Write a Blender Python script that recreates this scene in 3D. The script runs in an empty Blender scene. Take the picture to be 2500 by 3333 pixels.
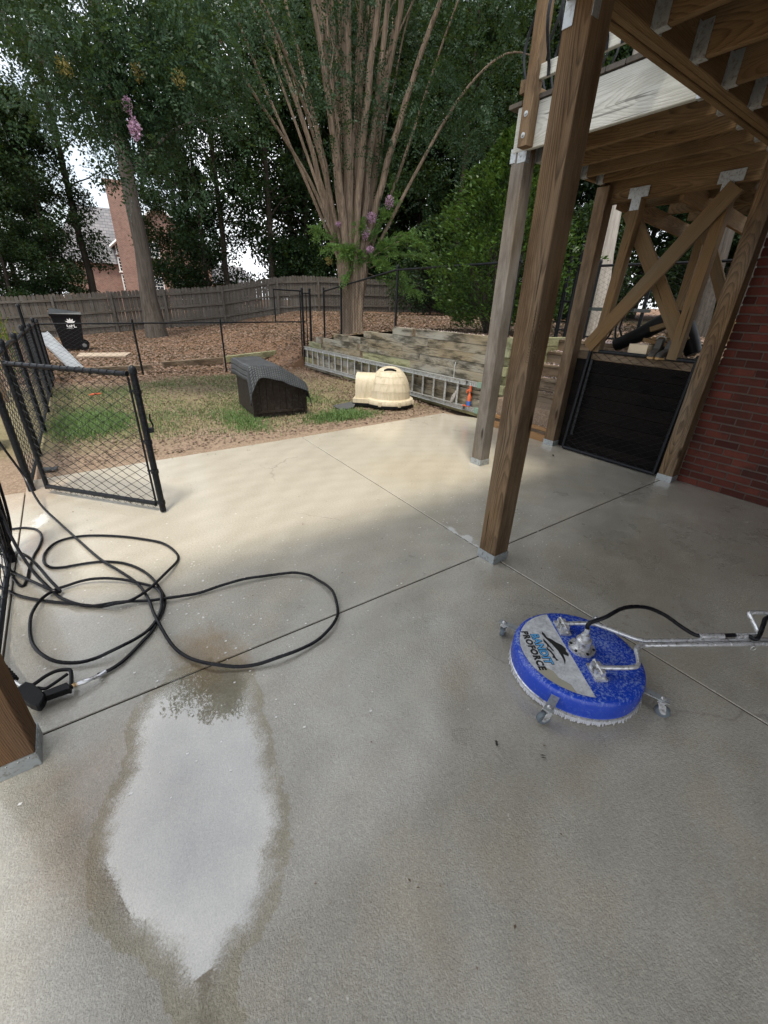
import bpy, math, random
import numpy as np
from mathutils import Matrix, Vector
random.seed(7); RNG = np.random.default_rng(7)
R = math.radians
SC = bpy.context.scene
COL = SC.collection

# ------------------------------------------------------------------ camera, sky, sun, exposure
f_px, pitch, roll, yaw, CAMH = 1355.8, R(26.187), R(2.315), R(36.275), 1.6
fw = Vector((math.sin(yaw)*math.cos(pitch), math.cos(yaw)*math.cos(pitch), -math.sin(pitch)))
rt = Vector((math.cos(yaw), -math.sin(yaw), 0)); upv = rt.cross(fw)
rr = math.cos(roll)*rt + math.sin(roll)*upv; uu = -math.sin(roll)*rt + math.cos(roll)*upv
cd = bpy.data.cameras.new('camera'); cam = bpy.data.objects.new('camera', cd); COL.objects.link(cam)
m = Matrix((rr, uu, -fw)).transposed().to_4x4(); m.translation = (0, 0, CAMH); cam.matrix_world = m
cd.sensor_fit = 'VERTICAL'; cd.sensor_height = 24; cd.sensor_width = 18
cd.lens = f_px/3333*24; cd.clip_start = .05; cd.clip_end = 2000
SC.camera = cam

SUN_TO = Vector((-.24, -.31, 1.0)).normalized()
W = bpy.data.worlds.new('World'); SC.world = W; W.use_nodes = True
wn = W.node_tree; bg = wn.nodes['Background']
sky = wn.nodes.new('ShaderNodeTexSky'); sky.sky_type = 'NISHITA'; sky.sun_disc = False
sky.sun_elevation = math.asin(SUN_TO.z); sky.sun_rotation = math.atan2(SUN_TO.x, SUN_TO.y) % (2*math.pi)
sky.air_density = 1.3; sky.dust_density = 3.0; sky.ozone_density = 1.0
tcw = wn.nodes.new('ShaderNodeTexCoord'); nzw = wn.nodes.new('ShaderNodeTexNoise'); nzw.inputs['Scale'].default_value = 2.2; nzw.inputs['Detail'].default_value = 6
rpw = wn.nodes.new('ShaderNodeValToRGB'); rpw.color_ramp.elements[0].position = .30; rpw.color_ramp.elements[1].position = .56
mxw = wn.nodes.new('ShaderNodeMix'); mxw.data_type = 'RGBA'; mxw.inputs[7].default_value = (9.2, 9.5, 10.0, 1)
wn.links.new(tcw.outputs['Generated'], nzw.inputs['Vector']); wn.links.new(nzw.outputs['Fac'], rpw.inputs['Fac'])
wn.links.new(rpw.outputs['Color'], mxw.inputs[0]); wn.links.new(sky.outputs['Color'], mxw.inputs[6])
wn.links.new(mxw.outputs[2], bg.inputs['Color']); bg.inputs['Strength'].default_value = .142

sd = bpy.data.lights.new('sun', 'SUN'); sun = bpy.data.objects.new('sun', sd); COL.objects.link(sun)
sd.energy = 2.7; sd.angle = R(9); sd.color = (1, .93, .80)
sun.rotation_euler = SUN_TO.to_track_quat('Z', 'Y').to_euler()
VS = SC.view_settings
VS.view_transform = 'Standard'; VS.look = 'None'; VS.gamma = 1; VS.use_curve_mapping = False; VS.exposure = .54
SC.cycles.use_denoising = True; SC.cycles.max_bounces = 6; SC.cycles.diffuse_bounces = 4
SC.cycles.sample_clamp_indirect = 6

# ------------------------------------------------------------------ helpers
WM = {}
def link(name, data, world=Matrix.Identity(4), parent=None, mat=None):
    o = bpy.data.objects.new(name, data); COL.objects.link(o)
    if mat is not None and data is not None and not data.materials: data.materials.append(mat)
    WM[o] = world.copy()
    if parent is not None:
        o.parent = parent; o.matrix_parent_inverse = WM[parent].inverted()
    o.matrix_basis = world
    return o
def tag(o, label=None, cat=None, group=None, kind=None):
    if label: o['label'] = label
    if cat: o['category'] = cat
    if group: o['group'] = group
    if kind: o['kind'] = kind
    return o
def thing(name, label, cat, loc=(0, 0, 0), group=None):
    return tag(link(name, None, Matrix.Translation(loc)), label, cat, group)
def frame(o, x, y):                                    # matrix from origin and two axes
    x = Vector(x).normalized(); z = x.cross(Vector(y)).normalized(); y = z.cross(x)
    M = Matrix((x, y, z)).transposed().to_4x4(); M.translation = o; return M

class MB:
    def __init__(s): s.v = []; s.f = []; s.n = 0
    def add(s, v, f):
        v = np.asarray(v, float).reshape(-1, 3); s.v.append(v); k = s.n
        s.f.extend([tuple(i + k for i in q) for q in f]); s.n += len(v); return s
    def box(s, c, d, M=None):
        h = np.array(d)/2; v = np.array([[x, y, z] for x in (-1, 1) for y in (-1, 1) for z in (-1, 1)])*h + np.array(c)
        if M is not None: v = np.array([M @ Vector(p) for p in v])
        return s.add(v, [(0, 1, 3, 2), (4, 6, 7, 5), (0, 4, 5, 1), (2, 3, 7, 6), (0, 2, 6, 4), (1, 5, 7, 3)])
    def tube(s, pts, r, n=8, caps=True, closed=False):
        P = np.asarray(pts, float); L = len(P); r = np.broadcast_to(np.asarray(r, float), (L,))
        if closed: T = np.roll(P, -1, 0) - np.roll(P, 1, 0)
        else:
            T = np.empty_like(P); T[1:-1] = P[2:] - P[:-2]; T[0] = P[1] - P[0]; T[-1] = P[-1] - P[-2]
        T /= np.linalg.norm(T, axis=1)[:, None] + 1e-12
        N = np.empty_like(P); a = np.array([0, 0, 1.]) if abs(T[0][2]) < .9 else np.array([1., 0, 0])
        v = a - T[0]*a.dot(T[0]); N[0] = v/np.linalg.norm(v)
        for i in range(1, L):
            v = N[i-1] - T[i]*N[i-1].dot(T[i]); N[i] = v/(np.linalg.norm(v) + 1e-12)
        B = np.cross(T, N); A = np.arange(n)*2*math.pi/n
        V = P[:, None] + r[:, None, None]*(np.cos(A)[None, :, None]*N[:, None] + np.sin(A)[None, :, None]*B[:, None])
        f = []
        for i in range(L if closed else L-1):
            j = (i+1) % L
            for k in range(n):
                q = (k+1) % n; f.append((i*n+k, i*n+q, j*n+q, j*n+k))
        if caps and not closed: f += [tuple(range(n-1, -1, -1)), tuple((L-1)*n + k for k in range(n))]
        return s.add(V.reshape(-1, 3), f)
    def lathe(s, prof, n=32, c=(0, 0, 0), M=None):
        A = np.arange(n)*2*math.pi/n; v = []
        for r, z in prof: v += [(c[0]+r*math.cos(a), c[1]+r*math.sin(a), c[2]+z) for a in A]
        if M is not None: v = [M @ Vector(p) for p in v]
        f = []
        for i in range(len(prof)-1):
            for k in range(n):
                q = (k+1) % n; f.append((i*n+k, i*n+q, (i+1)*n+q, (i+1)*n+k))
        f += [tuple(range(n-1, -1, -1)), tuple((len(prof)-1)*n+k for k in range(n))]
        return s.add(v, f)
    def prism(s, poly, z0, z1, M=None):
        n = len(poly); v = [(x, y, z0) for x, y in poly] + [(x, y, z1) for x, y in poly]
        if M is not None: v = [M @ Vector(p) for p in v]
        return s.add(v, [tuple(range(n-1, -1, -1)), tuple(range(n, 2*n))] + [(i, (i+1) % n, n+(i+1) % n, n+i) for i in range(n)])
    def mesh(s, name, smooth=False):
        me = bpy.data.meshes.new(name); V = np.concatenate(s.v)
        me.from_pydata(V.tolist(), [], s.f)
        if smooth:
            me.shade_smooth()
            try: me.set_sharp_from_angle(angle=R(smooth if smooth is not True else 40))
            except Exception: pass
        return me
    def build(s, name, mat, parent=None, smooth=False, world=Matrix.Identity(4)):
        return link(name, s.mesh(name, smooth), world, parent, mat)
def quads_mesh(name, V):                               # V (n,4,3): loose quads, fast
    n = len(V); me = bpy.data.meshes.new(name); me.vertices.add(n*4); me.loops.add(n*4); me.polygons.add(n)
    me.vertices.foreach_set('co', np.asarray(V, np.float32).ravel()); me.loops.foreach_set('vertex_index', np.arange(n*4, dtype=np.int32))
    me.polygons.foreach_set('loop_start', np.arange(0, n*4, 4, dtype=np.int32)); me.update(calc_edges=True); return me

# ------------------------------------------------------------------ material kit
class NT:
    def __init__(s, name):
        s.m = bpy.data.materials.new(name); s.m.use_nodes = True; s.t = s.m.node_tree; s.b = s.t.nodes['Principled BSDF']
    def n(s, typ, ins=None, **props):
        x = s.t.nodes.new('ShaderNode'+typ)
        for k, v in props.items(): setattr(x, k, v)
        for k, v in (ins or {}).items(): s.set(x.inputs[k], v)
        return x
    def set(s, sock, v):
        if isinstance(v, bpy.types.NodeSocket): s.t.links.new(v, sock)
        elif hasattr(v, 'outputs'): s.t.links.new(v.outputs[0], sock)
        elif isinstance(v, (tuple, list)) and len(v) == 3 and sock.type == 'RGBA': sock.default_value = (*v, 1)
        else: sock.default_value = v
    def math(s, op, a, b=0., c=None, clamp=False):
        x = s.n('Math', {0: a, 1: b}, operation=op, use_clamp=clamp)
        if c is not None: s.set(x.inputs[2], c)
        return x.outputs[0]
    def mix(s, fac, a, b, blend='MIX'):
        x = s.n('Mix', {0: fac, 6: a, 7: b}, data_type='RGBA', blend_type=blend); return x.outputs[2]
    def ramp(s, fac, stops, interp='LINEAR'):
        x = s.n('ValToRGB', {0: fac}); cr = x.color_ramp; cr.interpolation = interp
        while len(cr.elements) < len(stops): cr.elements.new(.5)
        for e, (p, c) in zip(cr.elements, stops): e.position = p; e.color = (c, c, c, 1) if not isinstance(c, tuple) else (*c, 1)
        return x.outputs[0]
    def noise(s, vec, scale, detail=4, rough=.55, dist=0.):
        x = s.n('TexNoise', {'Scale': scale, 'Detail': detail, 'Roughness': rough, 'Distortion': dist})
        if vec is not None: s.set(x.inputs['Vector'], vec)
        return x.outputs[0]
    def vmul(s, vec, k): return s.n('VectorMath', {0: vec, 1: k}, operation='MULTIPLY').outputs[0]
    def vadd(s, vec, k): return s.n('VectorMath', {0: vec, 1: k}, operation='ADD').outputs[0]
    def bump(s, h, strength=.3, dist=.01, normal=None):
        x = s.n('Bump', {'Height': h, 'Strength': strength, 'Distance': dist})
        if normal is not None: s.set(x.inputs['Normal'], normal)
        return x.outputs[0]
    def out(s, **k):
        for a, v in k.items(): s.set(s.b.inputs[a.replace('_', ' ')], v)
        return s.m
    def obj(s): return s.n('TexCoord').outputs['Object']
    def pos(s): return s.n('NewGeometry').outputs['Position']
    def rnd(s): return s.n('ObjectInfo').outputs['Random']

def plain(name, col, rough=.6, metal=0., var=.25, scale=8., bump=.0, bscale=120, spec=.5, dirt=None):
    t = NT(name); p = t.pos(); nz = t.noise(p, scale, 5)
    c = t.mix(nz, tuple(x*(1-var) for x in col), tuple(min(1, x*(1+var)) for x in col))
    if dirt: c = t.mix(t.ramp(t.noise(t.vadd(p, (3, 7, 1)), scale*2.3, 8, .65), [(.5, 0.), (.66, 1.)]), c, dirt)
    k = dict(Base_Color=c, Roughness=t.math('MULTIPLY_ADD', nz, .2, rough-.1), Metallic=metal)
    if bump: k['Normal'] = t.bump(t.noise(p, bscale, 3), bump, .004)
    k['Specular_IOR_Level'] = spec
    return t.out(**k)

def wood(name, light, dark, weather=(.33, .32, .30), wfac=.35, ring=165., rough=.78, bump=.35, stain=None, sfac=0., check=True):
    t = NT(name); o = t.obj(); rn = t.rnd()
    off = t.n('CombineXYZ', {0: t.math('MULTIPLY', rn, 31.), 1: t.math('MULTIPLY_ADD', rn, .22, -.11), 2: t.math('MULTIPLY_ADD', t.math('FRACT', t.math('MULTIPLY', rn, 17.)), .18, -.02)})
    p = t.vadd(o, off.outputs[0]); sx = t.n('SeparateXYZ', {0: p})
    w1 = t.noise(t.vmul(p, (.42, .6, .6)), 1., 2); w2 = t.noise(t.vmul(p, (1.3, 8, 8)), 1., 3)
    y = t.math('ADD', t.math('MULTIPLY_ADD', w1, .30, sx.outputs[1]), t.math('MULTIPLY', w2, .018))
    z = t.math('ADD', sx.outputs[2], t.math('MULTIPLY', w2, .018))
    kn = t.n('TexVoronoi', {'Vector': t.vmul(p, (1.35, 5.5, 5.5)), 'Scale': 1., 'Randomness': 1.}).outputs['Distance']
    knot = t.ramp(kn, [(.06, 1.), (.2, 0.)])
    r = t.math('SQRT', t.math('ADD', t.math('MULTIPLY', y, y), t.math('MULTIPLY', z, z)))
    r = t.math('ADD', r, t.math('MULTIPLY', knot, .05))
    rv = t.math('MULTIPLY_ADD', t.noise(t.vmul(p, (.2, 14, 14)), 1., 1), .55, t.math('MULTIPLY', r, ring))
    fr = t.math('FRACT', rv)
    amp = t.math('MULTIPLY_ADD', t.noise(t.vmul(p, (1.5, 22, 22)), 1., 3), 1.5, -.1, clamp=True)
    late = t.math('MULTIPLY', t.ramp(fr, [(0., 0.), (.45, .2), (.86, .8), (1., 0.)]), amp)
    fib = t.noise(t.vmul(p, (3.5, 190, 190)), 1., 4, .7)
    g = t.math('MULTIPLY_ADD', t.math('SUBTRACT', fib, .46), 1.5, late, clamp=True)
    c = t.mix(g, light, dark)
    wz = t.ramp(t.noise(t.vmul(p, (.9, 4, 4)), 1., 5), [(.38, 0.), (.68, 1.)])
    c = t.mix(t.math('MULTIPLY', wz, wfac), c, t.mix(g, weather, tuple(x*.55 for x in weather)))
    c = t.mix(t.math('MULTIPLY', t.ramp(kn, [(.05, 1.), (.11, 0.)]), .85), c, tuple(x*.35 for x in dark))
    if check:                                           # drying checks along the grain
        ck = t.ramp(t.noise(t.vmul(p, (1.2, 38, 38)), 1., 2), [(.30, 1.), (.325, 0.)])
        c = t.mix(t.math('MULTIPLY', ck, .7), c, tuple(x*.25 for x in dark))
    if stain: c = t.mix(t.math('MULTIPLY', t.ramp(t.noise(t.vmul(p, (1.6, 6, 6)), 1.3, 6, .65), [(.46, 0.), (.62, 1.)]), sfac), c, stain)
    ht = t.math('SUBTRACT', t.math('MULTIPLY', g, -.8), t.math('MULTIPLY', knot, .5))
    return t.out(Base_Color=c, Roughness=rough, Specular_IOR_Level=.08, Normal=t.bump(ht, bump, .006))

def leafmat(name, c1, c2, scale=.9, trans=.35, rough=.55, extra=None):
    t = NT(name); p = t.pos(); isl = t.n('NewGeometry').outputs['Random Per Island']
    nz = t.noise(p, scale, 3)
    k = t.math('ADD', t.math('MULTIPLY', isl, .55), t.math('MULTIPLY', nz, .5), clamp=True)
    c = t.mix(k, c1, c2)
    if extra: c = t.mix(t.ramp(isl, [(.93, 0.), (.95, 1.)]), c, extra)
    t.out(Base_Color=c, Roughness=rough, Specular_IOR_Level=.14)
    tr = t.n('BsdfTranslucent', {'Color': t.mix(.5, c, (.16, .24, .03))}); ms = t.n('MixShader', {0: trans, 1: t.b.outputs[0], 2: tr.outputs[0]})
    t.t.links.new(ms.outputs[0], t.t.nodes['Material Output'].inputs[0]); return t.m

M = {}
M['post'] = wood('post_wood', (.20, .13, .07), (.026, .016, .009), (.175, .15, .12), .5, bump=.6, stain=(.05, .03, .018), sfac=.55)
M['post_dark'] = wood('post_brown_wood', (.19, .10, .045), (.045, .024, .012), (.14, .11, .085), .35)
M['post_grey'] = wood('grey_post_wood', (.19, .15, .105), (.03, .023, .017), (.26, .25, .235), .7, bump=.5, stain=(.06, .045, .032), sfac=.45)
M['joist'] = wood('joist_wood', (.185, .12, .06), (.05, .029, .014), (.2, .16, .11), .25, bump=.25, check=False, stain=(.06, .038, .02), sfac=.45)
M['brace'] = wood('brace_wood', (.175, .11, .052), (.07, .041, .02), (.145, .13, .095), .5, bump=.2)
M['rim'] = wood('silvered_wood', (.43, .435, .40), (.27, .265, .235), (.48, .49, .46), .6, ring=210., bump=.3, stain=(.25, .25, .2), sfac=.35)
M['wall'] = wood('retaining_timber', (.27, .225, .15), (.085, .066, .042), (.31, .31, .275), .8, stain=(.03, .027, .02), sfac=.85)
M['wallgreen'] = wood('mossy_timber', (.30, .29, .16), (.14, .125, .06), (.30, .32, .22), .7, stain=(.05, .05, .03), sfac=.6)
M['step'] = wood('step_timber', (.21, .155, .105), (.09, .065, .045), (.2, .17, .13), .6, stain=(.05, .035, .022), sfac=.7)
M['stepnew'] = wood('orange_timber', (.34, .19, .085), (.17, .08, .035), (.3, .2, .11), .3)
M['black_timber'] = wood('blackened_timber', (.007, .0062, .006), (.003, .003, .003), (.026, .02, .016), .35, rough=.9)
M['fence'] = wood('fence_wood', (.115, .10, .085), (.042, .036, .03), (.15, .143, .133), .6, stain=(.06, .055, .045), sfac=.6, check=False)
M['galv'] = plain('galvanised_steel', (.38, .41, .42), .5, .6, .3, 22, dirt=(.22, .21, .19))
M['steel'] = plain('bright_steel', (.6, .61, .62), .25, .55, .2, 26, dirt=(.2, .18, .155))
M['alu'] = plain('dull_aluminium', (.50, .51, .50), .5, .7, .3, 14, dirt=(.22, .21, .18))
M['black'] = plain('black_coated_steel', (.006, .0072, .0095), .34, 0, .4, 30, spec=.16, dirt=(.025, .026, .028))
M['blackplastic'] = plain('black_plastic', (.007, .007, .008), .45, 0, .3, 20, bump=.1, bscale=200, spec=.16)
M['hose'] = plain('hose_rubber', (.007, .007, .009), .28, 0, .3, 25, spec=.18)
M['rubber'] = plain('grey_rubber', (.10, .12, .135), .6, 0, .25, 40)

def concrete():
    t = NT('wet_concrete'); p = t.pos(); sp = t.n('SeparateXYZ', {0: p})
    big = t.noise(p, .7, 5); mid = t.noise(t.vadd(p, (4, 1, 0)), 3.2, 7, .62)
    c = t.mix(big, (.375, .352, .29), (.45, .435, .385))
    c = t.mix(t.math('MULTIPLY', t.ramp(mid, [(.47, 0.), (.74, 1.)]), .4), c, (.43, .36, .25))
    c = t.mix(t.math('MULTIPLY', t.ramp(t.noise(t.vadd(p, (9, 3, 0)), 1.7, 6, .6), [(.5, 0.), (.7, 1.)]), .4), c, (.30, .275, .225))
    def spot(x, y, rx, ry, col, s, fac):
        nonlocal c
        dx = t.math('MULTIPLY', t.math('SUBTRACT', sp.outputs[0], x), 1/rx); dy = t.math('MULTIPLY', t.math('SUBTRACT', sp.outputs[1], y), 1/ry)
        d = t.math('SQRT', t.math('ADD', t.math('MULTIPLY', dx, dx), t.math('MULTIPLY', dy, dy)))
        d = t.math('ADD', d, t.math('MULTIPLY_ADD', t.noise(p, s, 7, .65), 1.4, -.7))
        c = t.mix(t.math('MULTIPLY', t.ramp(d, [(.35, 1.), (1., 0.)]), fac), c, col)
    spot(.22, 1.72, .2, .32, (.30, .195, .085), 9, .75)             # rust-tan silt by the hose
    spot(-.5, 3.45, .09, .3, (.36, .17, .06), 12, .8)
    spot(-.62, 4.6, .5, .5, (.33, .15, .07), 7, .7)
    spot(-.2, 1.25, .35, .4, (.40, .27, .16), 5, .5)
    spot(2.9, 3.3, .8, .7, (.46, .37, .22), 4, .5)
    spot(0.0, 1.1, .62, .85, (.27, .25, .205), 7, .55)             # damp margin of the puddle
    spot(3.0, 1.1, .9, .5, (.30, .27, .21), 5, .5)
    dry = t.n('MapRange', {0: t.math('MULTIPLY_ADD', mid, .9, sp.outputs[1]), 1: 2.3, 2: 3.1}).outputs[0]
    c = t.mix(t.math('MULTIPLY', dry, .6), c, t.mix(mid, (.50, .44, .335), (.54, .49, .40)))
    agg = t.n('TexVoronoi', {'Vector': p, 'Scale': 260.}).outputs['Color']; ag = t.n('SeparateColor', {0: agg}).outputs[0]
    c = t.mix(t.math('MULTIPLY', t.ramp(ag, [(.0, 1.), (.16, 0.)]), .28), c, (.2, .18, .155))
    c = t.mix(t.math('MULTIPLY', t.ramp(ag, [(.88, 0.), (.96, 1.)]), .22), c, (.6, .58, .53))
    gr = t.math('ADD', t.math('MULTIPLY', t.noise(p, 240., 3, .7), .5), t.math('MULTIPLY', t.noise(p, 75., 4, .7), .5))
    c = t.mix(1., c, t.mix(t.ramp(gr, [(.3, 0.), (.7, 1.)]), (.66, .65, .64), (1.22, 1.22, 1.22)), 'MULTIPLY')
    fl = t.ramp(t.noise(t.vadd(p, (2, 5, 0)), 26., 3, .5), [(.735, 0.), (.76, 1.)])           # pale droplets of dried foam
    c = t.mix(t.math('MULTIPLY', fl, .5), c, (.72, .70, .64))
    wet = t.ramp(t.math('ADD', sp.outputs[1], t.math('MULTIPLY', t.noise(p, 1.1, 4), 1.2)), [(0., 0.), (1., 1.)])
    h = t.math('ADD', t.math('MULTIPLY', t.noise(p, 170., 3, .6), .7), t.math('MULTIPLY', t.noise(p, 60., 3, .6), .5))
    damp = t.math('MULTIPLY', t.ramp(t.noise(t.vadd(p, (6, 8, 0)), .9, 7, .62, .6), [(.44, 0.), (.56, 1.)]), t.n('MapRange', {0: sp.outputs[1], 1: 3.4, 2: 1.6}).outputs[0])
    c = t.mix(t.math('MULTIPLY', damp, .5), c, t.mix(1., c, (.68, .675, .65), 'MULTIPLY'))
    wv = t.n('TexWave', {'Vector': t.n('Mapping', {0: p, 2: (0, 0, R(52))}).outputs[0], 'Scale': 1.15, 'Distortion': 9., 'Detail': 4., 'Detail Scale': .8, 'Detail Roughness': .6}, wave_type='BANDS').outputs[0]
    arc = t.n('TexWave', {'Vector': t.n('Mapping', {0: p, 1: (-1.2, .4, 0)}).outputs[0], 'Scale': 1.6, 'Distortion': 2.5, 'Detail': 3., 'Detail Scale': 1.6}, wave_type='RINGS', rings_direction='Z').outputs[0]
    sw = t.math('MULTIPLY_ADD', wv, .6, t.math('MULTIPLY', arc, .4))
    c = t.mix(1., c, t.mix(sw, (.945, .94, .93), (1.045, 1.045, 1.05)), 'MULTIPLY')
    crk = t.n('TexVoronoi', {'Vector': t.vadd(t.vmul(p, (1., 1., 0)), t.n('CombineXYZ', {0: t.math('MULTIPLY', t.noise(p, 6., 5), .25), 1: t.math('MULTIPLY', t.noise(t.vadd(p, (3, 3, 0)), 6., 5), .25)}).outputs[0]), 'Scale': .55}, feature='DISTANCE_TO_EDGE').outputs['Distance']
    c = t.mix(t.math('MULTIPLY', t.ramp(crk, [(.0, 1.), (.0022, 0.)]), t.ramp(t.noise(p, .8, 2), [(.52, 0.), (.6, .5)])), c, (.13, .115, .1))
    ro = t.math('SUBTRACT', t.ramp(mid, [(.3, .34), (.7, .52)]), t.math('MULTIPLY', damp, .14))
    return t.out(Base_Color=c, Roughness=ro, Specular_IOR_Level=.5, Coat_Weight=1., Coat_Roughness=.17, Normal=t.bump(h, .9, .006))
M['concrete'] = concrete()

def ground():
    t = NT('yard_soil'); p = t.pos(); sp = t.n('SeparateXYZ', {0: p})
    n1 = t.noise(p, 1.1, 6, .6); n2 = t.noise(t.vadd(p, (7, 2, 0)), 9., 7, .7); n3 = t.noise(p, 45., 4, .7)
    dirt = t.mix(n2, (.155, .10, .07), (.29, .22, .16)); dirt = t.mix(t.ramp(n3, [(.45, 0.), (.7, 1.)]), dirt, (.36, .28, .2))
    green = t.mix(n2, (.09, .125, .035), (.2, .2, .085))
    lawn = t.math('MULTIPLY', t.ramp(t.math('ADD', sp.outputs[1], t.math('MULTIPLY', n1, 1.6)), [(.0, 0.), (1., 1.)]), 1.)
    yy = t.math('MULTIPLY_ADD', n1, 2.2, sp.outputs[1])
    ina = t.math('MULTIPLY', t.n('MapRange', {0: yy, 1: 6.6, 2: 7.4}).outputs[0], t.n('MapRange', {0: yy, 1: 11.7, 2: 10.6}).outputs[0])
    c = t.mix(t.math('MULTIPLY', ina, .45), dirt, green)
    lit = t.n('MapRange', {0: yy, 1: 11.4, 2: 12.2}).outputs[0]
    c = t.mix(lit, c, t.mix(n3, (.10, .058, .036), (.24, .15, .10)))
    return t.out(Base_Color=c, Roughness=.95, Specular_IOR_Level=.1, Normal=t.bump(t.math('ADD', n2, n3), .7, .03))
M['ground'] = ground()

def bricks_mat(name, c1, c2, dark):
    t = NT(name); p = t.pos(); rn = t.rnd(); c = t.mix(rn, c1, c2)
    c = t.mix(t.math('MULTIPLY', t.ramp(t.noise(p, 5., 3), [(.45, 0.), (.65, 1.)]), .6), c, dark)
    c = t.mix(t.math('MULTIPLY', t.noise(p, 60., 6, .7), .5), c, tuple(x*.55 for x in c1))
    return t.out(Base_Color=c, Roughness=.85, Specular_IOR_Level=.2, Normal=t.bump(t.noise(p, 140., 4), .5, .004))
M['brick'] = bricks_mat('red_brick', (.055, .015, .011), (.15, .042, .028), (.04, .02, .016))
M['mortar'] = plain('mortar', (.08, .058, .046), .95, 0, .25, 30, bump=.5)
def farbrick():
    t = NT('far_brick_wall'); o = t.obj()
    b = t.n('TexBrick', {'Vector': t.n('Mapping', {0: o, 2: (R(90), 0, 0)}).outputs[0], 'Color1': (.22, .10, .072), 'Color2': (.13, .05, .038), 'Mortar': (.34, .29, .25), 'Scale': 1., 'Mortar Size': .008, 'Brick Width': .22, 'Row Height': .078})
    return t.out(Base_Color=t.mix(t.math('MULTIPLY', t.ramp(t.noise(o, 2.6, 6, .7), [(.4, 0.), (.62, 1.)]), .6), b.outputs[0], (.30, .20, .16)), Roughness=.9)
M['farbrick'] = farbrick()

# leaves
M['leaf_oak'] = leafmat('oak_leaf', (.008, .022, .009), (.030, .060, .020), .5, .18)
M['leaf_dark'] = leafmat('dark_leaf', (.0055, .015, .0075), (.021, .043, .015), .4, .16)
M['leaf_myrtle'] = leafmat('myrtle_leaf', (.010, .027, .015), (.036, .071, .033), 1.2, .18, .4)
M['leaf_bright'] = leafmat('sprout_leaf', (.06, .14, .045), (.18, .30, .08), 3., .4, .4)
M['leaf_bush'] = leafmat('glossy_bush_leaf', (.012, .034, .009), (.06, .115, .022), 1.6, .2, .35)
M['leaf_pine'] = leafmat('pine_needle', (.02, .045, .03), (.055, .09, .055), .5, .2)
M['leaf_young'] = leafmat('yellow_green_leaf', (.12, .2, .03), (.26, .33, .06), 3., .4)
M['grass'] = leafmat('grass_blade', (.085, .125, .05), (.21, .26, .125), 2.2, .3, .6, (.36, .31, .21))
M['grass_lush'] = leafmat('lush_grass', (.075, .14, .05), (.19, .285, .11), 4., .4, .55)
M['litter'] = leafmat('dead_leaf', (.095, .058, .042), (.32, .235, .185), 1.5, .1, .8)
M['petal'] = leafmat('fallen_petal', (.62, .46, .46), (.85, .74, .74), 4., .2)
M['flower'] = leafmat('lilac_blossom', (.46, .25, .42), (.74, .52, .70), 5., .3)
M['seed'] = leafmat('dry_seedhead', (.15, .125, .04), (.28, .23, .08), 5., .2)
def bark(name, c1, c2, sx=6., sz=.7, bump=.6):
    t = NT(name); p = t.obj(); q = t.vmul(p, (sx, sx, sz)); n1 = t.noise(q, 2., 6, .6, .4); n2 = t.noise(q, 9., 4, .7)
    k = t.math('ADD', t.math('MULTIPLY', n1, .7), t.math('MULTIPLY', n2, .4), clamp=True)
    return t.out(Base_Color=t.mix(t.ramp(k, [(.35, 0.), (.7, 1.)]), c1, c2), Roughness=.9, Specular_IOR_Level=.15, Normal=t.bump(k, bump, .03))
M['bark'] = bark('oak_bark', (.035, .028, .022), (.12, .105, .09))
M['bark_dark'] = bark('dark_bark', (.025, .02, .016), (.075, .062, .05))
M['bark_pale'] = bark('pale_bark', (.19, .17, .145), (.42, .39, .35), 9., .8)
M['bark_myrtle'] = bark('myrtle_bark', (.075, .055, .04), (.34, .265, .2), 12., .45, .7)

# ------------------------------------------------------------------ terrain
def sstep(a, b, x): t = np.clip((x-a)/(b-a), 0, 1); return t*t*(3-2*t)
def zfar(x): return np.clip(-.17 + (x+.5)*.095, -.3, 1.7)
def zterr(x, y):
    ty = np.interp(y, [4, 7.3, 9.6, 11.5, 14, 23], [1.2, 1.2, .93, .6, .62, 0]) + sstep(14, 23, y)*zfar(x)
    tx = 1.25 + .02*np.maximum(x-12, 0); k = sstep(6.2, 12, x); return ty*(1-k) + tx*k
def zlow(x, y): return zfar(x)*sstep(12, 24, y)
def zg(x, y):
    x = np.asarray(x, float); y = np.asarray(y, float)
    up = sstep(4.7, 6.0, x)*(y > 11.4) + 1.*((y <= 11.4) & (x > 5.42))
    return zlow(x, y)*(1-up) + zterr(x, y)*up
def grid(name, xs, ys, fz, mat, kind='structure', parent=None):
    X, Y = np.meshgrid(xs, ys); Z = fz(X, Y); nx, ny = len(xs), len(ys)
    v = np.stack([X, Y, Z], -1).reshape(-1, 3); f = [(j*nx+i, j*nx+i+1, (j+1)*nx+i+1, (j+1)*nx+i) for j in range(ny-1) for i in range(nx-1)]
    o = MB().add(v, f).build(name, mat, parent, smooth=True)
    if kind: o['kind'] = kind
    return o
def zground(x, y):
    z = np.where((y <= 11.4) & (x > 5.35), -.05, zg(x, y))
    bump_ = .035*np.sin(x*2.1+y*1.3)*np.sin(y*1.7-x*.6)*sstep(5.4, 6.5, y)
    return -.055 + (z + bump_ - .012 + .055)*sstep(4.8, 5.3, y)
xs = np.unique(np.concatenate([[-160, -100, -60, -40, -28, -20, -15], np.arange(-12, 26, .3), [30, 40, 60, 100, 170]]))
ys = np.unique(np.concatenate([[-40, -20, -10], np.arange(-4, 4.6, .8), np.arange(4.75, 5.5, .1), np.arange(5.6, 30, .3), [11.39, 11.41], [34, 40, 55, 80, 120, 200, 300]]))
grid('ground', xs, ys, zground, M['ground'])
terr = thing('terrace_ground', None, None); terr['kind'] = 'structure'
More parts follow.
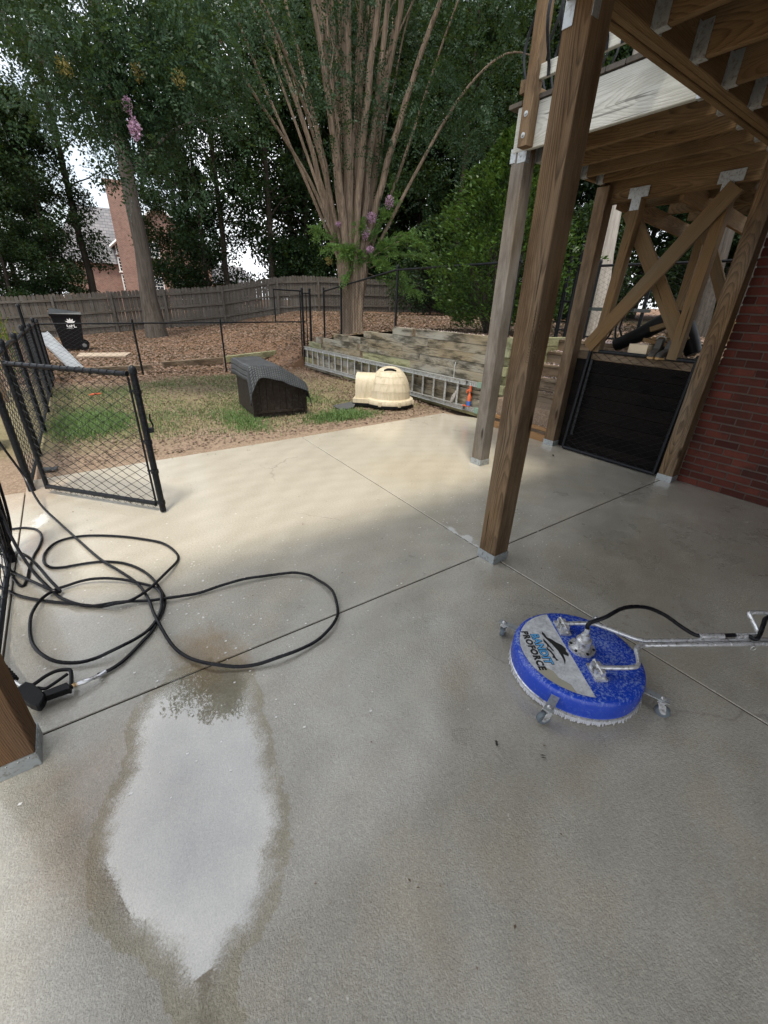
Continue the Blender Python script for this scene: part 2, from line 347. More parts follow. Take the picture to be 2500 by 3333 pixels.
grid('upper_bed', np.unique(np.concatenate([[5.40], np.arange(5.6, 26, .4)])), np.arange(4.52, 11.45, .3), lambda x, y: zterr(x, y) - .02, M['ground'], None, terr)
grid('upper_path', np.concatenate([[6.95], np.arange(7.2, 26, .5)]), np.linspace(3.02, 4.52, 4), lambda x, y: zterr(x, y) - .02, M['ground'], None, terr)
grid('ledge_soil', np.concatenate([[5.2], np.arange(5.4, 26, .5)]), np.linspace(.2, 3.02, 6), lambda x, y: zterr(x, y) + 0*x, M['ground'], None, terr)
# walls of soil under the terrace edges are covered by the timbers

# ------------------------------------------------------------------ patio slabs with recessed joints
patio = tag(thing('patio', None, None), kind='structure')
def slab(poly, z=0.):
    c = np.mean(poly, 0); ins = []; P = [Vector((*p, 0)) for p in poly]; n = len(P)
    def inset(d):
        out = []
        for i in range(n):
            a, b, e = P[i-1], P[i], P[(i+1) % n]; u = (b-a).normalized(); w = (e-b).normalized()
            n1 = Vector((-u.y, u.x, 0)); n2 = Vector((-w.y, w.x, 0)); k = (n1+n2); k = k/ max(.2, k.dot(n1)); out.append((b + k*d)[:2])
        return out
    a = inset(.0048); b = inset(.0075); m_ = MB()
    v = [(x, y, -.1) for x, y in a] + [(x, y, z-.003) for x, y in a] + [(x, y, z) for x, y in b]
    f = [(k*n+i, k*n+(i+1) % n, (k+1)*n+(i+1) % n, (k+1)*n+i) for k in range(2) for i in range(n)] + [tuple(range(2*n, 3*n))]
    m_.add(v, f); return m_.build('concrete_slab', M['concrete'], patio)
J = 1.675
slab([(-.6, J), (2.18, J), (2.29, 5.06), (.55, 4.97), (-.6, 4.92)])
slab([(2.18, J), (5.2, J+.03), (5.2, 3.2), (5.42, 4.5), (5.02, 5.25), (2.29, 5.06)])
slab([(-.6, -4), (2.1, -4), (2.18, J), (-.6, J)])
slab([(2.1, -4), (5.2, -4), (5.2, J+.03), (2.18, J)])
slab([(-2.2, -4), (-.6, -4), (-.6, 3.75), (-2.2, 3.75)], -.001)
slab([(-2.2, 3.75), (-.6, 3.75), (-.6, 4.62), (-2.2, 4.7)], -.002)
MB().box((1.5, .25, -.0548), (7.3, 8.6, .1)).build('joint_bed', plain('joint_dirt', (.035, .028, .022), .95, spec=.05), patio)

# standing water: a thin film with a ragged outline
PUD = [(0.001, 1.641), (0.075, 1.695), (0.218, 1.662), (0.312, 1.576), (0.316, 1.417), (0.289, 1.267), (0.283, 1.18), (0.255, 1.073), (0.241, 0.965), (0.225, 0.87), (0.189, 0.776), (0.131, 0.688), (0.078, 0.641), (0.012, 0.608), (-0.027, 0.557), (-0.023, 0.498), (-0.041, 0.436), (-0.073, 0.397), (-0.134, 0.425), (-0.137, 0.553), (-0.147, 0.656), (-0.179, 0.747), (-0.232, 0.827), (-0.268, 0.925), (-0.271, 1.028), (-0.25, 1.158), (-0.204, 1.253), (-0.163, 1.314), (-0.137, 1.427), (-0.109, 1.553), (-0.052, 1.612)]
def ragged(poly, amp, sub=6, seed=1):
    rg = np.random.default_rng(seed); P = np.array(poly); n = len(P); out = []
    for i in range(n):
        p0, p1, p2, p3 = P[i-1], P[i], P[(i+1) % n], P[(i+2) % n]
        for t in np.linspace(0, 1, sub, endpoint=False):
            q = .5*((2*p1) + (-p0+p2)*t + (2*p0-5*p1+4*p2-p3)*t*t + (-p0+3*p1-3*p2+p3)*t**3); out.append(q + rg.normal(0, amp, 2))
    return np.array(out)
def film(name, poly, z, mat, amp=.006, sub=6, seed=1, soft=.07, cell=.012):
    P = ragged(poly, amp, sub, seed); x0, y0 = P.min(0); x1, y1 = P.max(0); X, Y = np.meshgrid(np.arange(x0, x1+cell, cell), np.arange(y0, y1+cell, cell)); ny, nx = X.shape
    A = P; B = np.roll(P, -1, 0); ins = np.zeros(X.shape, bool); dist = np.full(X.shape, 9.)
    for (ax, ay), (bx, by) in zip(A, B):
        c = ((ay > Y) != (by > Y)) & (X < (bx-ax)*(Y-ay)/(by-ay+1e-12)+ax); ins ^= c
        L2 = (bx-ax)**2+(by-ay)**2+1e-12; t = np.clip(((X-ax)*(bx-ax)+(Y-ay)*(by-ay))/L2, 0, 1); dist = np.minimum(dist, np.hypot(X-ax-t*(bx-ax), Y-ay-t*(by-ay)))
    e = np.where(ins, np.clip(dist/soft, 0, 1), 0.); idx = np.arange(nx*ny).reshape(ny, nx); f = []
    for jj in range(ny-1):
        for ii in range(nx-1):
            if ins[jj:jj+2, ii:ii+2].any(): f.append((idx[jj, ii], idx[jj, ii+1], idx[jj+1, ii+1], idx[jj+1, ii]))
    o = MB().add(np.stack([X, Y, np.full_like(X, z)], -1).reshape(-1, 3), [tuple(int(q) for q in t) for t in f]).build(name, mat); at = o.data.color_attributes.new('edge', 'FLOAT_COLOR', 'POINT')
    ev = e.ravel(); at.data.foreach_set('color', np.stack([ev, ev, ev, np.ones_like(ev)], 1).astype(np.float32).ravel()); return o
def watermat():
    t = NT('water_film'); p = t.pos(); e = t.n('VertexColor', layer_name='edge').outputs[0]
    k = t.math('ADD', t.n('SeparateColor', {0: e}).outputs[0], t.math('ADD', t.math('MULTIPLY_ADD', t.noise(p, 170., 3, .6), 1.0, -.62), t.math('MULTIPLY_ADD', t.noise(t.vadd(p, (1, 4, 0)), 12., 3, .5), .9, -.45)))
    k = t.ramp(k, [(.0, 0.), (.6, 1.)])
    gl = t.n('BsdfGlossy', {'Color': (1, 1, 1), 'Roughness': t.math('MULTIPLY_ADD', k, -.14, .16)})
    t.set(gl.inputs['Normal'], t.bump(t.noise(p, 160., 2), t.math('MULTIPLY_ADD', k, -.25, .25), .002))
    tr = t.n('BsdfTransparent', {'Color': (.91, .895, .85)})
    ms = t.n('MixShader', {0: t.math('MULTIPLY', k, .19), 1: tr.outputs[0], 2: gl.outputs[0]})
    t.t.links.new(ms.outputs[0], t.t.nodes['Material Output'].inputs[0]); return t.m
M['water'] = watermat()
_pc = np.mean(PUD, 0); PUD = [tuple(_pc + (np.array(p)-_pc)*(1.16, 1.06)) for p in PUD]
tag(film('water_puddle', PUD, .003, M['water'], .006, 6, 1, .10), kind='structure')
def foammat():
    t = NT('soap_foam'); p = t.pos(); e = t.n('SeparateColor', {0: t.n('VertexColor', layer_name='edge').outputs[0]}).outputs[0]; t.out(Base_Color=(.72, .72, .69), Roughness=.6)
    k = t.ramp(t.math('ADD', t.math('MULTIPLY', e, .35), t.noise(p, 60., 7, .7)), [(.54, 0.), (.70, .6)])
    ms = t.n('MixShader', {0: k, 1: t.n('BsdfTransparent').outputs[0], 2: t.b.outputs[0]}); t.t.links.new(ms.outputs[0], t.t.nodes['Material Output'].inputs[0]); return t.m
M['foam'] = foammat()
tag(film('foam_residue', [(2.196, 2.133), (2.228, 2.114), (2.246, 2.072), (2.223, 2.035), (2.216, 1.99), (2.207, 1.96), (2.248, 1.956), (2.27, 1.929), (2.265, 1.876), (2.232, 1.849), (2.199, 1.836), (2.213, 1.788), (2.179, 1.733), (2.172, 1.785), (2.178, 1.845), (2.176, 1.914), (2.176, 1.989), (2.17, 2.058)], .004, M['foam'], .003, 4, 3, .02, .008),
    'patch of white soap foam along the patio joint beside the brown post', 'foam')
tag(film('foam_residue', [(-.46, 3.75), (-.40, 3.86), (-.42, 4.02), (-.5, 4.0), (-.54, 3.85), (-.52, 3.74)], .004, M['foam'], .01, 5, 5, .06, .01),
    'streaky white foam on the patio below the open gate hinge', 'foam')

# ------------------------------------------------------------------ timber pieces
_tm = {}
def timber_mesh(L, w, h, ch=.004):
    k = (round(L, 3), round(w, 3), round(h, 3))
    if k not in _tm:
        a, b = w/2, h/2; sec = [(a-ch, -b), (a, -b+ch), (a, b-ch), (a-ch, b), (-a+ch, b), (-a, b-ch), (-a, -b+ch), (-a+ch, -b)]
        v = [(x, y, z) for x in (-L/2, L/2) for y, z in sec]
        f = [(i, (i+1) % 8, 8+(i+1) % 8, 8+i) for i in range(8)] + [tuple(range(7, -1, -1)), tuple(range(8, 16))]
        _tm[k] = MB().add(v, f).mesh('timber')
    return _tm[k]
_tmm = {}
def timber(name, p0, p1, w, h, mat, parent, up=(0, 0, 1)):  # local X runs along the grain
    p0, p1 = Vector(p0), Vector(p1); d = p1-p0; L = d.length; me = timber_mesh(L, w, h)
    key = (me.name, mat.name)
    if key not in _tmm: c = me.copy(); c.materials.clear(); c.materials.append(mat); _tmm[key] = c
    x = d.normalized(); u = Vector(up)
    if abs(x.dot(u)) > .95: u = Vector((0, 1, 0))
    y = u.cross(x).normalized(); z = x.cross(y); Mx = Matrix((x, y, z)).transposed().to_4x4(); Mx.translation = (p0+p1)/2
    return link(name, _tmm[key], Mx, parent)
def plate(name, c, d, parent, mat=None, M_=None): return MB().box(c, d, M_).build(name, mat or M['galv'], parent)

deck = thing('wooden_deck', 'raised wooden deck overhead carried on brown square posts, with bracketed joists', 'deck', (2.17, 1.61, 0))
PW = .142
def post(x, y, z0, z1, mat, parent, base=True, w=PW, label=None):
    o = timber('post', (x, y, z0+.012), (x, y, z1), w, w, mat, parent)
    if label: o['label'] = label
    if base:
        m_ = MB(); t = .004; s = w+.006
        for sx, sy, dx, dy in ((0, -1, s, t), (0, 1, s, t), (-1, 0, t, s), (1, 0, t, s)):
            m_.box((x+sx*(s/2), y+sy*(s/2), z0+.035), (dx, dy, .068))
        m_.box((x, y, z0+.006), (s, s, .009))
        for sx, sy in ((0, -1), (-1, 0), (1, 0)):
            for k in (-.045, -.015, .02, .05): m_.lathe([(.0045, 0), (.003, .003)], 6, M=frame((x+sx*(s/2+.002)+(k if sx == 0 else 0), y+sy*(s/2+.002)+(k if sy == 0 else 0), z0+.058), (-sy, sx, 0), (0, 0, 1)))
        b = m_.build('post_base', M['galv'], o)
    return o
post(2.171, 1.612, 0, 2.808, M['post'], deck, label='thick brown post standing on the crossing of the patio joints')
post(-.512, 1.602, 0, 2.808, M['post_dark'], deck, label='dark wet brown post at the lower left corner')
post(5.075, 1.672, 0, 2.808, M['post'], deck, label='knotty grey-brown post against the brick wall')
# beam of three plies along x at y=1.6
for k, (dy, dz) in enumerate(((-.045, 0), (0, .004), (.045, -.003))):
    timber('beam', (-1.3, 1.612+dy, 2.928+dz), (5.1, 1.612+dy, 2.928+dz), .042, .232, M['joist'], deck)
jx = [2.61 + .425*k for k in range(-8, 6)]
def hanger(x, y, z, parent, sgn=-1, dep=.06):              # joist hanger: two straps and a seat; sgn = side of the board it hangs on
    m_ = MB()
    for s in (-1, 1):
        m_.box((x+s*.0225, y+sgn*dep/2, z+.075), (.002, dep, .15)); m_.box((x+s*.038, y+sgn*.001, z+.075), (.03, .002, .15))
        for kk in (.03, .075, .12): m_.lathe([(.005, 0), (.003, .003)], 6, M=frame((x+s*.0238, y+sgn*dep*.5, z+kk), (0, 1, 0), (0, 0, 1)))
    m_.box((x, y+sgn*dep/2, z), (.046, dep, .002)); return m_
for x in jx:
    j = timber('joist', (x, -2.6, 2.93), (x, 1.543, 2.93), .039, .236, M['joist'], deck)
    hanger(x, 1.543, 2.81, deck).build('joist_hanger', M['galv'], j)
for k in range(29):
    y = -2.55 + .146*k
    timber('deck_board', (-1.3, y, 3.067), (5.1, y, 3.067), .14, .034, M['joist'], deck)
# post cap straps on the brown post
plate('post_strap', (2.097, 1.655, 2.80), (.003, .05, .16), deck); plate('post_strap', (2.12, 1.5385, 2.80), (.05, .003, .16), deck)

# ------------------------------------------------------------------ side landing
land = thing('deck_landing', 'wooden deck landing with pale silvered rim board on grey posts beside the main deck', 'deck', (3.63, 3.1, 0))
pB = post(3.632, 3.10, 0, 2.83, M['post_grey'], land, label='knotty silver-grey post supporting the landing corner')
pC = post(5.105, 3.165, 0, 2.83, M['post'], land, label='grey-brown post with a long split, beside the timber steps')
timber('rim_board', (3.572, 1.69, 2.985), (3.572, 3.16, 2.985), .04, .30, M['rim'], land)['label'] = 'bright silvery rim board facing the yard'
timber('rim_board', (3.6, 3.18, 2.985), (5.2, 3.18, 2.985), .04, .286, M['joist'], land)
for x in (3.9, 4.26, 4.62, 4.92):
    j = timber('joist', (x, 1.69, 2.95), (x, 3.155, 2.95), .039, .236, M['joist'], land)
    hanger(x, 1.675, 2.828, land, 1).build('joist_hanger', M['galv'], j)
    hanger(x, 3.158, 2.828, land, -1).build('joist_hanger', M['galv'], j)
hanger(3.575, 1.675, 2.832, land, 1).build('joist_hanger', M['galv'], land)
for k in range(11): timber('deck_board', (3.54, 1.76+.143*k, 3.158), (7.0, 1.76+.143*k, 3.158), .137, .03, M['fence'], land)
timber('beam', (5.16, 1.72, 2.80), (5.16, 3.22, 2.80), .085, .235, M['joist'], land)
for y in (3.05, 2.42, 1.85): timber('joist', (5.21, y, 2.72), (7.0, y, 2.62), .04, .16, M['joist'], land)
for x in (5.75, 6.3, 6.85): timber('joist', (x, 1.75, 2.80), (x, 3.03, 2.80), .04, .15, M['joist'], land)
F_ = timber('post', (5.16, 2.87, 1.215), (5.16, 2.80, 2.683), .10, .10, M['brace'], land); G_ = timber('post', (5.16, 2.02, 1.215), (5.16, 2.0, 2.683), .10, .10, M['brace'], land)
for y in (2.80, 2.0):
    m_ = MB().box((5.103, y, 2.74), (.003, .2, .09)).box((5.103, y+.01, 2.65), (.0035, .095, .12))
    for a in (-.08, -.03, .03, .08): m_.lathe([(.006, 0), (.004, .004)], 6, M=frame((5.1012, y+a, 2.76), (0, 1, 0), (0, 0, -1)))
    m_.build('t_bracket', M['galv'], land)
timber('cross_brace', (5.085, 2.95, 1.26), (5.085, 1.93, 2.66), .15, .036, M['brace'], land, (1, 0, 0))
timber('cross_brace', (5.23, 2.92, 2.62), (5.23, 2.02, 1.38), .15, .036, M['brace'], land, (1, 0, 0))
for y in (2.0, 2.8):
    timber('post', (6.85, y, 1.2), (6.85, y, 2.72), .1, .1, M['brace'], land)
timber('cross_brace', (6.78, 2.0, 1.3), (6.78, 2.75, 2.6), .13, .036, M['brace'], land, (1, 0, 0))
# bracket where the landing post meets the rim
m_ = MB().box((3.558, 3.06, 2.86), (.003, .09, .2)).box((3.59, 3.029, 2.86), (.07, .003, .2)).box((3.558, 3.155, 2.82), (.003, .06, .1))
for a, b in ((3.04, 2.8), (3.075, 2.8), (3.04, 2.86), (3.07, 2.92)): m_.lathe([(.006, 0), (.004, .004)], 6, M=frame((3.556, a, b), (0, 1, 0), (0, 0, -1)))
m_.build('post_cap', M['galv'], land)
# railing above the rim
up1 = timber('rail_post', (3.508, 3.0, 2.84), (3.508, 3.0, 4.1), .085, .1, M['post'], land)
for z in (2.91, 3.045):
    MB().lathe([(.02, 0), (.02, .003), (.011, .004), (.011, .011), (.006, .013)], 10, M=frame((3.465, 3.0, z), (0, 1, 0), (0, 0, -1))).build('bolt', M['galv'], up1)
timber('rail_post', (3.508, 1.98, 3.1), (3.508, 1.98, 4.1), .085, .1, M['post'], land)
timber('bottom_rail', (3.52, 1.7, 3.29), (3.52, 2.95, 3.29), .038, .088, M['rim'], land); timber('top_rail', (3.52, 1.7, 4.0), (3.52, 2.95, 4.0), .038, .088, M['rim'], land)
timber('bottom_rail', (3.6, 3.2, 3.29), (7, 3.2, 3.29), .038, .088, M['post'], land); timber('top_rail', (3.6, 3.2, 4.0), (7, 3.2, 4.0), .038, .088, M['post'], land)
def strap(p, ax, outv, mat, nm='baluster'):                # bowed flat metal baluster
    pts = []; n = 14
    for i in range(n+1):
        t = i/n; z = 3.24 + .82*t; b = .105*math.sin(math.pi*min(1, max(0, (t-.02)/.75)))**1.5; pts.append((p[0]+outv[0]*b, p[1]+outv[1]*b, z))
    v = []; w = .0125
    for q in pts:
        for s, e in ((-1, 0), (1, 0), (1, .006), (-1, .006)): v.append((q[0]+ax[0]*s*w+outv[0]*e, q[1]+ax[1]*s*w+outv[1]*e, q[2]))
    f = [(i*4+k, i*4+(k+1) % 4, (i+1)*4+(k+1) % 4, (i+1)*4+k) for i in range(n) for k in range(4)] + [(3, 2, 1, 0), tuple(n*4+k for k in range(4))]
    MB().add(v, f).build(nm, mat, land, smooth=True)
for k in range(9): strap((3.498, 2.86-.115*k), (0, 1), (-1, 0), M['black'])
for k in range(10): strap((3.72+.13*k, 3.222), (1, 0), (0, 1), M['black'])

# ------------------------------------------------------------------ brick wall of the house
wallb = thing('brick_wall', 'red brick house wall rising beside the post at the right edge', 'wall', (5.15, 1.2, 0))
MB().box((5.36, -1.25, 1.6), (.4, 5.68, 3.2)).build('mortar_core', M['mortar'], wallb)
MB().box((3.55, -3.0, 1.6), (3.2, .3, 3.2)).build('unseen_shade_wall', M['brick'], wallb)  # unseen wall, added and sized to block light from behind
_bk = []
for k in range(4):
    me = timber_mesh(.194, .1, .0605).copy(); rg = np.random.default_rng(k)
    for v in me.vertices: v.co += Vector(rg.normal(0, .0016, 3))
    me.materials.append(M['brick']); _bk.append(me)
bi = 0
for row in range(38):
    if row % 2:
        link('half_brick', _bk[row % 4], Matrix.Translation((5.203, 1.552, .036 + row*.0755)) @ Matrix.Rotation(R(90), 4, 'Z') @ Matrix.Diagonal((.48, 1, 1, 1)), wallb)
    for c in range(7):
        y = 1.6 - .1 - c*.205 - (row % 2)*.1025
        if y < .12: continue
        o = link('brick', _bk[bi % 4], Matrix.Translation((5.203 + random.uniform(-.0025, .0025), y, .036 + row*.0755)) @ Matrix.Rotation(R(90), 4, 'Z') @ Matrix.Rotation(R(180*(bi % 2)), 4, 'X'), wallb); bi += 1

# ------------------------------------------------------------------ retaining wall, steps
rw = thing('retaining_wall', 'weathered grey timber retaining wall with stepped top beside the lawn', 'wall', (5.42, 8, 0))
TH = .1395
ends = [11.3, 11.3, 11.25, 11.2, 11.0, 10.62, 9.66, 8.31, 7.25]
rg = random.Random(5)
for k in range(9):
    y = 4.50; z = TH*(k+.5)
    while y < ends[k] - .05:
        L = rg.uniform(1.5, 2.6); y1 = min(ends[k], y + L)
        if ends[k] - y1 < .35: y1 = ends[k]
        timber('wall_timber', (5.42 + rg.uniform(-.006, .008), y+.003, z), (5.42 + rg.uniform(-.006, .008), y1-.003, z), TH, TH-.004, M['wall'] if rg.random() < .72 else M['wallgreen'], rw)
        y = y1
        if rg.random() < .55 and y < ends[k]-.3:            # butt end of a tie timber
            timber('tie_timber_end', (5.352, y+.05, z), (5.5, y+.05, z), .1, TH-.006, M['step'], rw); y += .1
    # return wall along the steps
    x1 = 6.95
    timber('wall_timber', (5.35 + (TH/2 if k % 2 else .145), 4.43, z), (x1, 4.43, z), TH, TH-.004, M['wallgreen'], rw)
steps = thing('timber_steps', 'brown timber steps strewn with petals climbing between the posts', 'steps', (5.2, 3.8, 0))
for k in range(7):
    x = 5.16 + .25*k; z = .175*(k+1)
    timber('riser', (x, 3.24, z-.0875-.02), (x, 4.355, z-.0875-.02), .05, .13, M['step'], steps)
    timber('tread_edge', (x, 3.24, z-.019), (x, 4.355, z-.019), .085, .038, M['step'] if k else M['stepnew'], steps)
    MB().box((x+.15, 3.8, z-.06), (.25, 1.12, .09)).build('tread_fill', M['ground'], steps)
timber('footing_timber', (5.11, 3.25, .045), (5.11, 4.42, .045), .05, .09, M['stepnew'], steps)
MB().box((6.1, 3.8, .25), (1.7, 1.1, .3)).build('step_core', M['ground'], steps)
# blackened wall under the landing, with its top timber
bw = thing('blackened_wall', 'soot-black timber wall under the landing behind the leaning gate panel', 'wall', (5.2, 2.4, 0))
for k in range(8): timber('wall_timber', (5.215, 1.7, TH*(k+.5)), (5.215, 3.22, TH*(k+.5)), .11, TH-.001, M['black_timber'], bw)
timber('cap_timber', (5.225, 1.7, TH*8+.045), (5.225, 3.22, TH*8+.045), .15, .085, M['step'], bw)
MB().box((6.1, 3.19, .56), (1.6, .08, 1.1)).build('stair_cheek', M['step'], bw)

# ------------------------------------------------------------------ chain-link fences
def chain(p0, p1, zb, zt, pitch=.062, r=.0036, sag=0.):     # woven zigzag wires between two plan points; zb/zt are functions of 0..1
    p0 = np.array(p0, float); p1 = np.array(p1, float); d = p1-p0; L = np.hypot(*d); u = d/L; nrm = np.array([-u[1], u[0]]); m_ = MB()
    for i in range(int(L/pitch)):
        s0 = i*pitch; b = zb(s0/L); t = zt(s0/L); n = int((t-b)/(pitch*.56)) + 1; k = np.arange(n)
        s = np.minimum(s0 + ((k+i) % 2)*pitch*1.06 - pitch*.03, L); off = np.where(k % 2 == 0, .0022, -.0022) + .004*math.sin(i*.37)
        m_.tube(np.stack([p0[0]+u[0]*s+nrm[0]*off, p0[1]+u[1]*s+nrm[1]*off, b + (t-b)*k/(n-1)], 1), r, 4, caps=False)
    return m_
def pole(p0, p1, r, n=10): return MB().tube([p0, p1], r, n)
def capped(x, y, z0, z1, r, parent, name='fence_post'):
    m_ = MB().tube([(x, y, z0), (x, y, z1)], r, 12); m_.lathe([(r*1.18, -.02), (r*1.18, .0), (r*.9, .022), (r*.3, .034)], 12, (x, y, z1)); return m_.build(name, M['black'], parent, smooth=True)
def ties(p0, p1, n, r):                                    # wire ties wrapped round a rail
    m_ = MB(); p0, p1 = Vector(p0), Vector(p1); d = (p1-p0).normalized()
    for i in range(n):
        c = p0.lerp(p1, (i+.5)/n); a = d.cross(Vector((0, 0, 1))) if abs(d.z) < .9 else Vector((1, 0, 0)); b = d.cross(a)
        m_.tube([c + (a*math.cos(t)+b*math.sin(t))*r*1.12 + d*(.018*(t/6.28)) for t in np.linspace(0, 6.28, 9)], .0022, 4)
    return m_
K0 = lambda c: (lambda t: c)
# open gate
gate = thing('chain_link_gate', 'black chain-link gate swung open onto the patio with a latch fork', 'gate', (-.5, 4.6, 0))
gh = Vector((-.47, 4.53, 0)); gl = Vector((.345, 3.575, 0)); gu = (gl-gh).normalized(); ga = gh + gu*.07; gb = gl - gu*.055
Z0, Z1 = .07, 1.10
pole((ga.x, ga.y, Z1), (gb.x, gb.y, Z1), .019).build('top_rail', M['black'], gate, True); pole((ga.x, ga.y, Z0), (gb.x, gb.y, Z0), .019).build('bottom_rail', M['black'], gate, True)
pole((ga.x, ga.y, Z0-.02), (ga.x, ga.y, Z1+.02), .019).build('hinge_stile', M['black'], gate, True)
capped(gl.x, gl.y, .012, 1.13, .024, gate, 'latch_stile')
pole((gb.x, gb.y, .05), (gb.x, gb.y, 1.08), .008).build('tension_bar', M['black'], gate)
gm = chain(ga[:2], gb[:2], K0(Z0-.03), K0(Z1+.012)).build('chain_link_mesh', M['black'], gate)
ties((ga.x, ga.y, Z1), (gb.x, gb.y, Z1), 16, .019).build('tie_wires', M['black'], gate)
m_ = MB()
for i in range(20):                                         # curled wire ends under the bottom rail
    c = ga.lerp(gb, (i+.5)/20); m_.tube([(c.x+gu.x*.012*math.cos(t), c.y+gu.y*.012*math.cos(t), .04+.012*math.sin(t)) for t in np.linspace(0, 5.2, 8)], .0018, 4)
m_.build('curled_wire_ends', M['black'], gate)
for z in (.98, .60, .36, .09):
    MB().lathe([(.029, -.014), (.029, .014)], 14, (gl.x, gl.y, z)).tube([(gl.x, gl.y, z), (gb.x-gu.x*.008, gb.y-gu.y*.008, z)], .009, 6).build('clamp_band', M['black'], gate)
MB().tube([(gl.x, gl.y, .70), (gl.x+.05, gl.y+.01, .70), (gl.x+.058, gl.y+.02, .72), (gl.x+.045, gl.y+.01, .77), (gl.x+.05, gl.y+.01, .81)], .007, 6).box((gl.x+.02, gl.y, .69), (.07, .03, .035)).build('latch', M['black'], gate, True)

def fence_line(name, label, A, B, posts, top, parts_z0, rr=.02, pr=.024, wires=True, bottom=True, pitch=.062, wr=.003, grp=None):
    t = thing(name, label, 'fence', (A[0], A[1], 0), grp); A_, B_ = Vector((*A, 0)), Vector((*B, 0)); L = (B_-A_).length
    for s in posts:
        c = A_.lerp(B_, s); capped(c.x, c.y, parts_z0(s)-.05, top(s)+.06, pr, t)
    n = 8; pts = [A_.lerp(B_, i/n) for i in range(n+1)]
    MB().tube([(p.x, p.y, top(i/n)) for i, p in enumerate(pts)], rr, 10).build('top_rail', M['black'], t, True)
    if bottom: MB().tube([(p.x, p.y, parts_z0(i/n)+.05) for i, p in enumerate(pts)], rr*.8, 8).build('bottom_rail', M['black'], t, True)
    if wires: chain(A, B, lambda s: parts_z0(s)+.02, lambda s: top(s)+.015, pitch, wr).build('chain_link_mesh', M['black'], t)
    return t
fl_ = fence_line('chain_link_fence', 'black chain-link fence running away along the left of the lawn', (-.55, 4.62), (-.37, 11.3), (0, .17, .34, .52, .7, .86), lambda s: 1.09-.02*math.sin(s*20), K0(.0), pr=.028)
ties((-.55, 4.62, 1.09), (-.42, 9.5, 1.09), 40, .02).build('tie_wires', M['black'], fl_)
fence_line('chain_link_fence', 'low black chain-link fence across the far side of the lawn', (-.37, 11.32), (5.46, 11.42), (0, .285, .61), lambda s: 1.05+.11*s, K0(.0), .016, .022, bottom=False, wr=.0026)
capped(-.62, 12.0, 0, 1.36, .03, fl_)
fn = fence_line('chain_link_fence', 'near stretch of black chain-link fence under the coiled hose at the left edge', (-.62, 3.3), (-.60, 1.72), (0,), K0(1.1), K0(.0), pr=.028)
tg = thing('tall_fence_gate', 'tall narrow black gate frame where the low fence meets the retaining wall', 'gate', (5.4, 11.4, 0))
for x in (5.40, 5.62): capped(x, 11.42, .0 if x < 5.5 else .5, 1.95, .03, tg, 'gate_post')
for x0, x1 in ((4.62, 5.37),):
    for a, b in (((x0, 11.43, 1.9), (x1, 11.43, 1.9)), ((x0, 11.43, 1.14), (x0, 11.43, 1.91)), ((x1-.03, 11.43, .1), (x1-.03, 11.43, 1.9))): pole(a, b, .018).build('frame_tube', M['black'], tg, True)
pole((5.43, 11.42, 1.85), (5.6, 11.42, 1.85), .014).build('frame_tube', M['black'], tg, True); pole((5.51, 11.42, .4), (5.51, 11.42, 1.85), .014).build('frame_tube', M['black'], tg, True)
wt = lambda y: float(np.interp(y, [4.5, 7.25, 7.26, 8.31, 8.32, 9.66, 9.67, 10.62], [1.25, 1.25, 1.12, 1.12, .98, .98, .84, .84]))
fence_line('chain_link_fence', 'black chain-link fence along the top of the retaining wall before the flowering tree', (5.62, 10.62), (5.62, 4.55), (0, .145, .51, .99), lambda s: 1.9+.36*min(1, s/.5), lambda s: wt(10.62-6.07*s)-.02, .019, .024, bottom=False, wr=.0026)
# terrace gate and fence behind the deck
tf = fence_line('chain_link_fence', 'black chain-link fence on the upper terrace seen between the deck posts', (7.3, 4.35), (7.7, .6), (0, .22, .5, .95), K0(2.32), K0(1.22), .019, .026, wr=.0026)
for x, y in ((7.25, 4.86), (7.22, 4.66)): capped(x, y, 1.15, 2.6, .036, tf, 'gate_post')
for z in (1.35, 1.8, 2.35): MB().lathe([(.046, -.02), (.046, .02)], 12, (7.25, 4.86, z)).tube([(7.25, 4.86, z), (7.22, 4.66, z)], .012, 6).build('hinge', M['black'], tf)
chain((7.2, 4.9), (6.2, 5.2), K0(1.25), K0(2.3), r=.0026).build('chain_link_mesh', M['black'], tf)

# ------------------------------------------------------------------ leaning gate panel against the black wall
lp = thing('leaning_gate', 'square black chain-link gate panel leaning against the sooty wall', 'gate', (5.06, 2.4, 0))
def L3(y, s): return (5.055 + .085*s, y, .03 + 1.19*s)
for a, b in ((L3(2.95, 0), L3(1.80, 0)), (L3(2.93, 1), L3(1.79, 1)), (L3(2.95, -.0), L3(2.93, 1.03)), (L3(1.80, 0), L3(1.79, 1.03))):
    pole(a, b, .021).build('frame_tube', M['black'], lp, True)
for y in (2.93, 1.79): MB().lathe([(.025, 0), (.022, .02), (.008, .034)], 12, L3(y, 1.02)).build('post_cap', M['black'], lp, True)
cm = chain((0, 0), (1.13, 0), K0(0.), K0(1.2)); me = cm.mesh('mesh'); M['wire'] = plain('grey_wire', (.02, .021, .022), .4, .2, spec=.3)  # dark grey wire, a little lighter than the black frame tubes
link('chain_link_mesh', me, frame(L3(2.94, 0), (0, -1, 0), Vector((.085, 0, 1.19)).cross(Vector((0, -1, 0)))), lp, M['wire'])
MB().add([L3(2.9, .92), L3(2.9, .15), L3(2.87, .15), L3(2.87, .92)], [(0, 1, 2, 3)]).build('tension_bar', M['black'], lp)

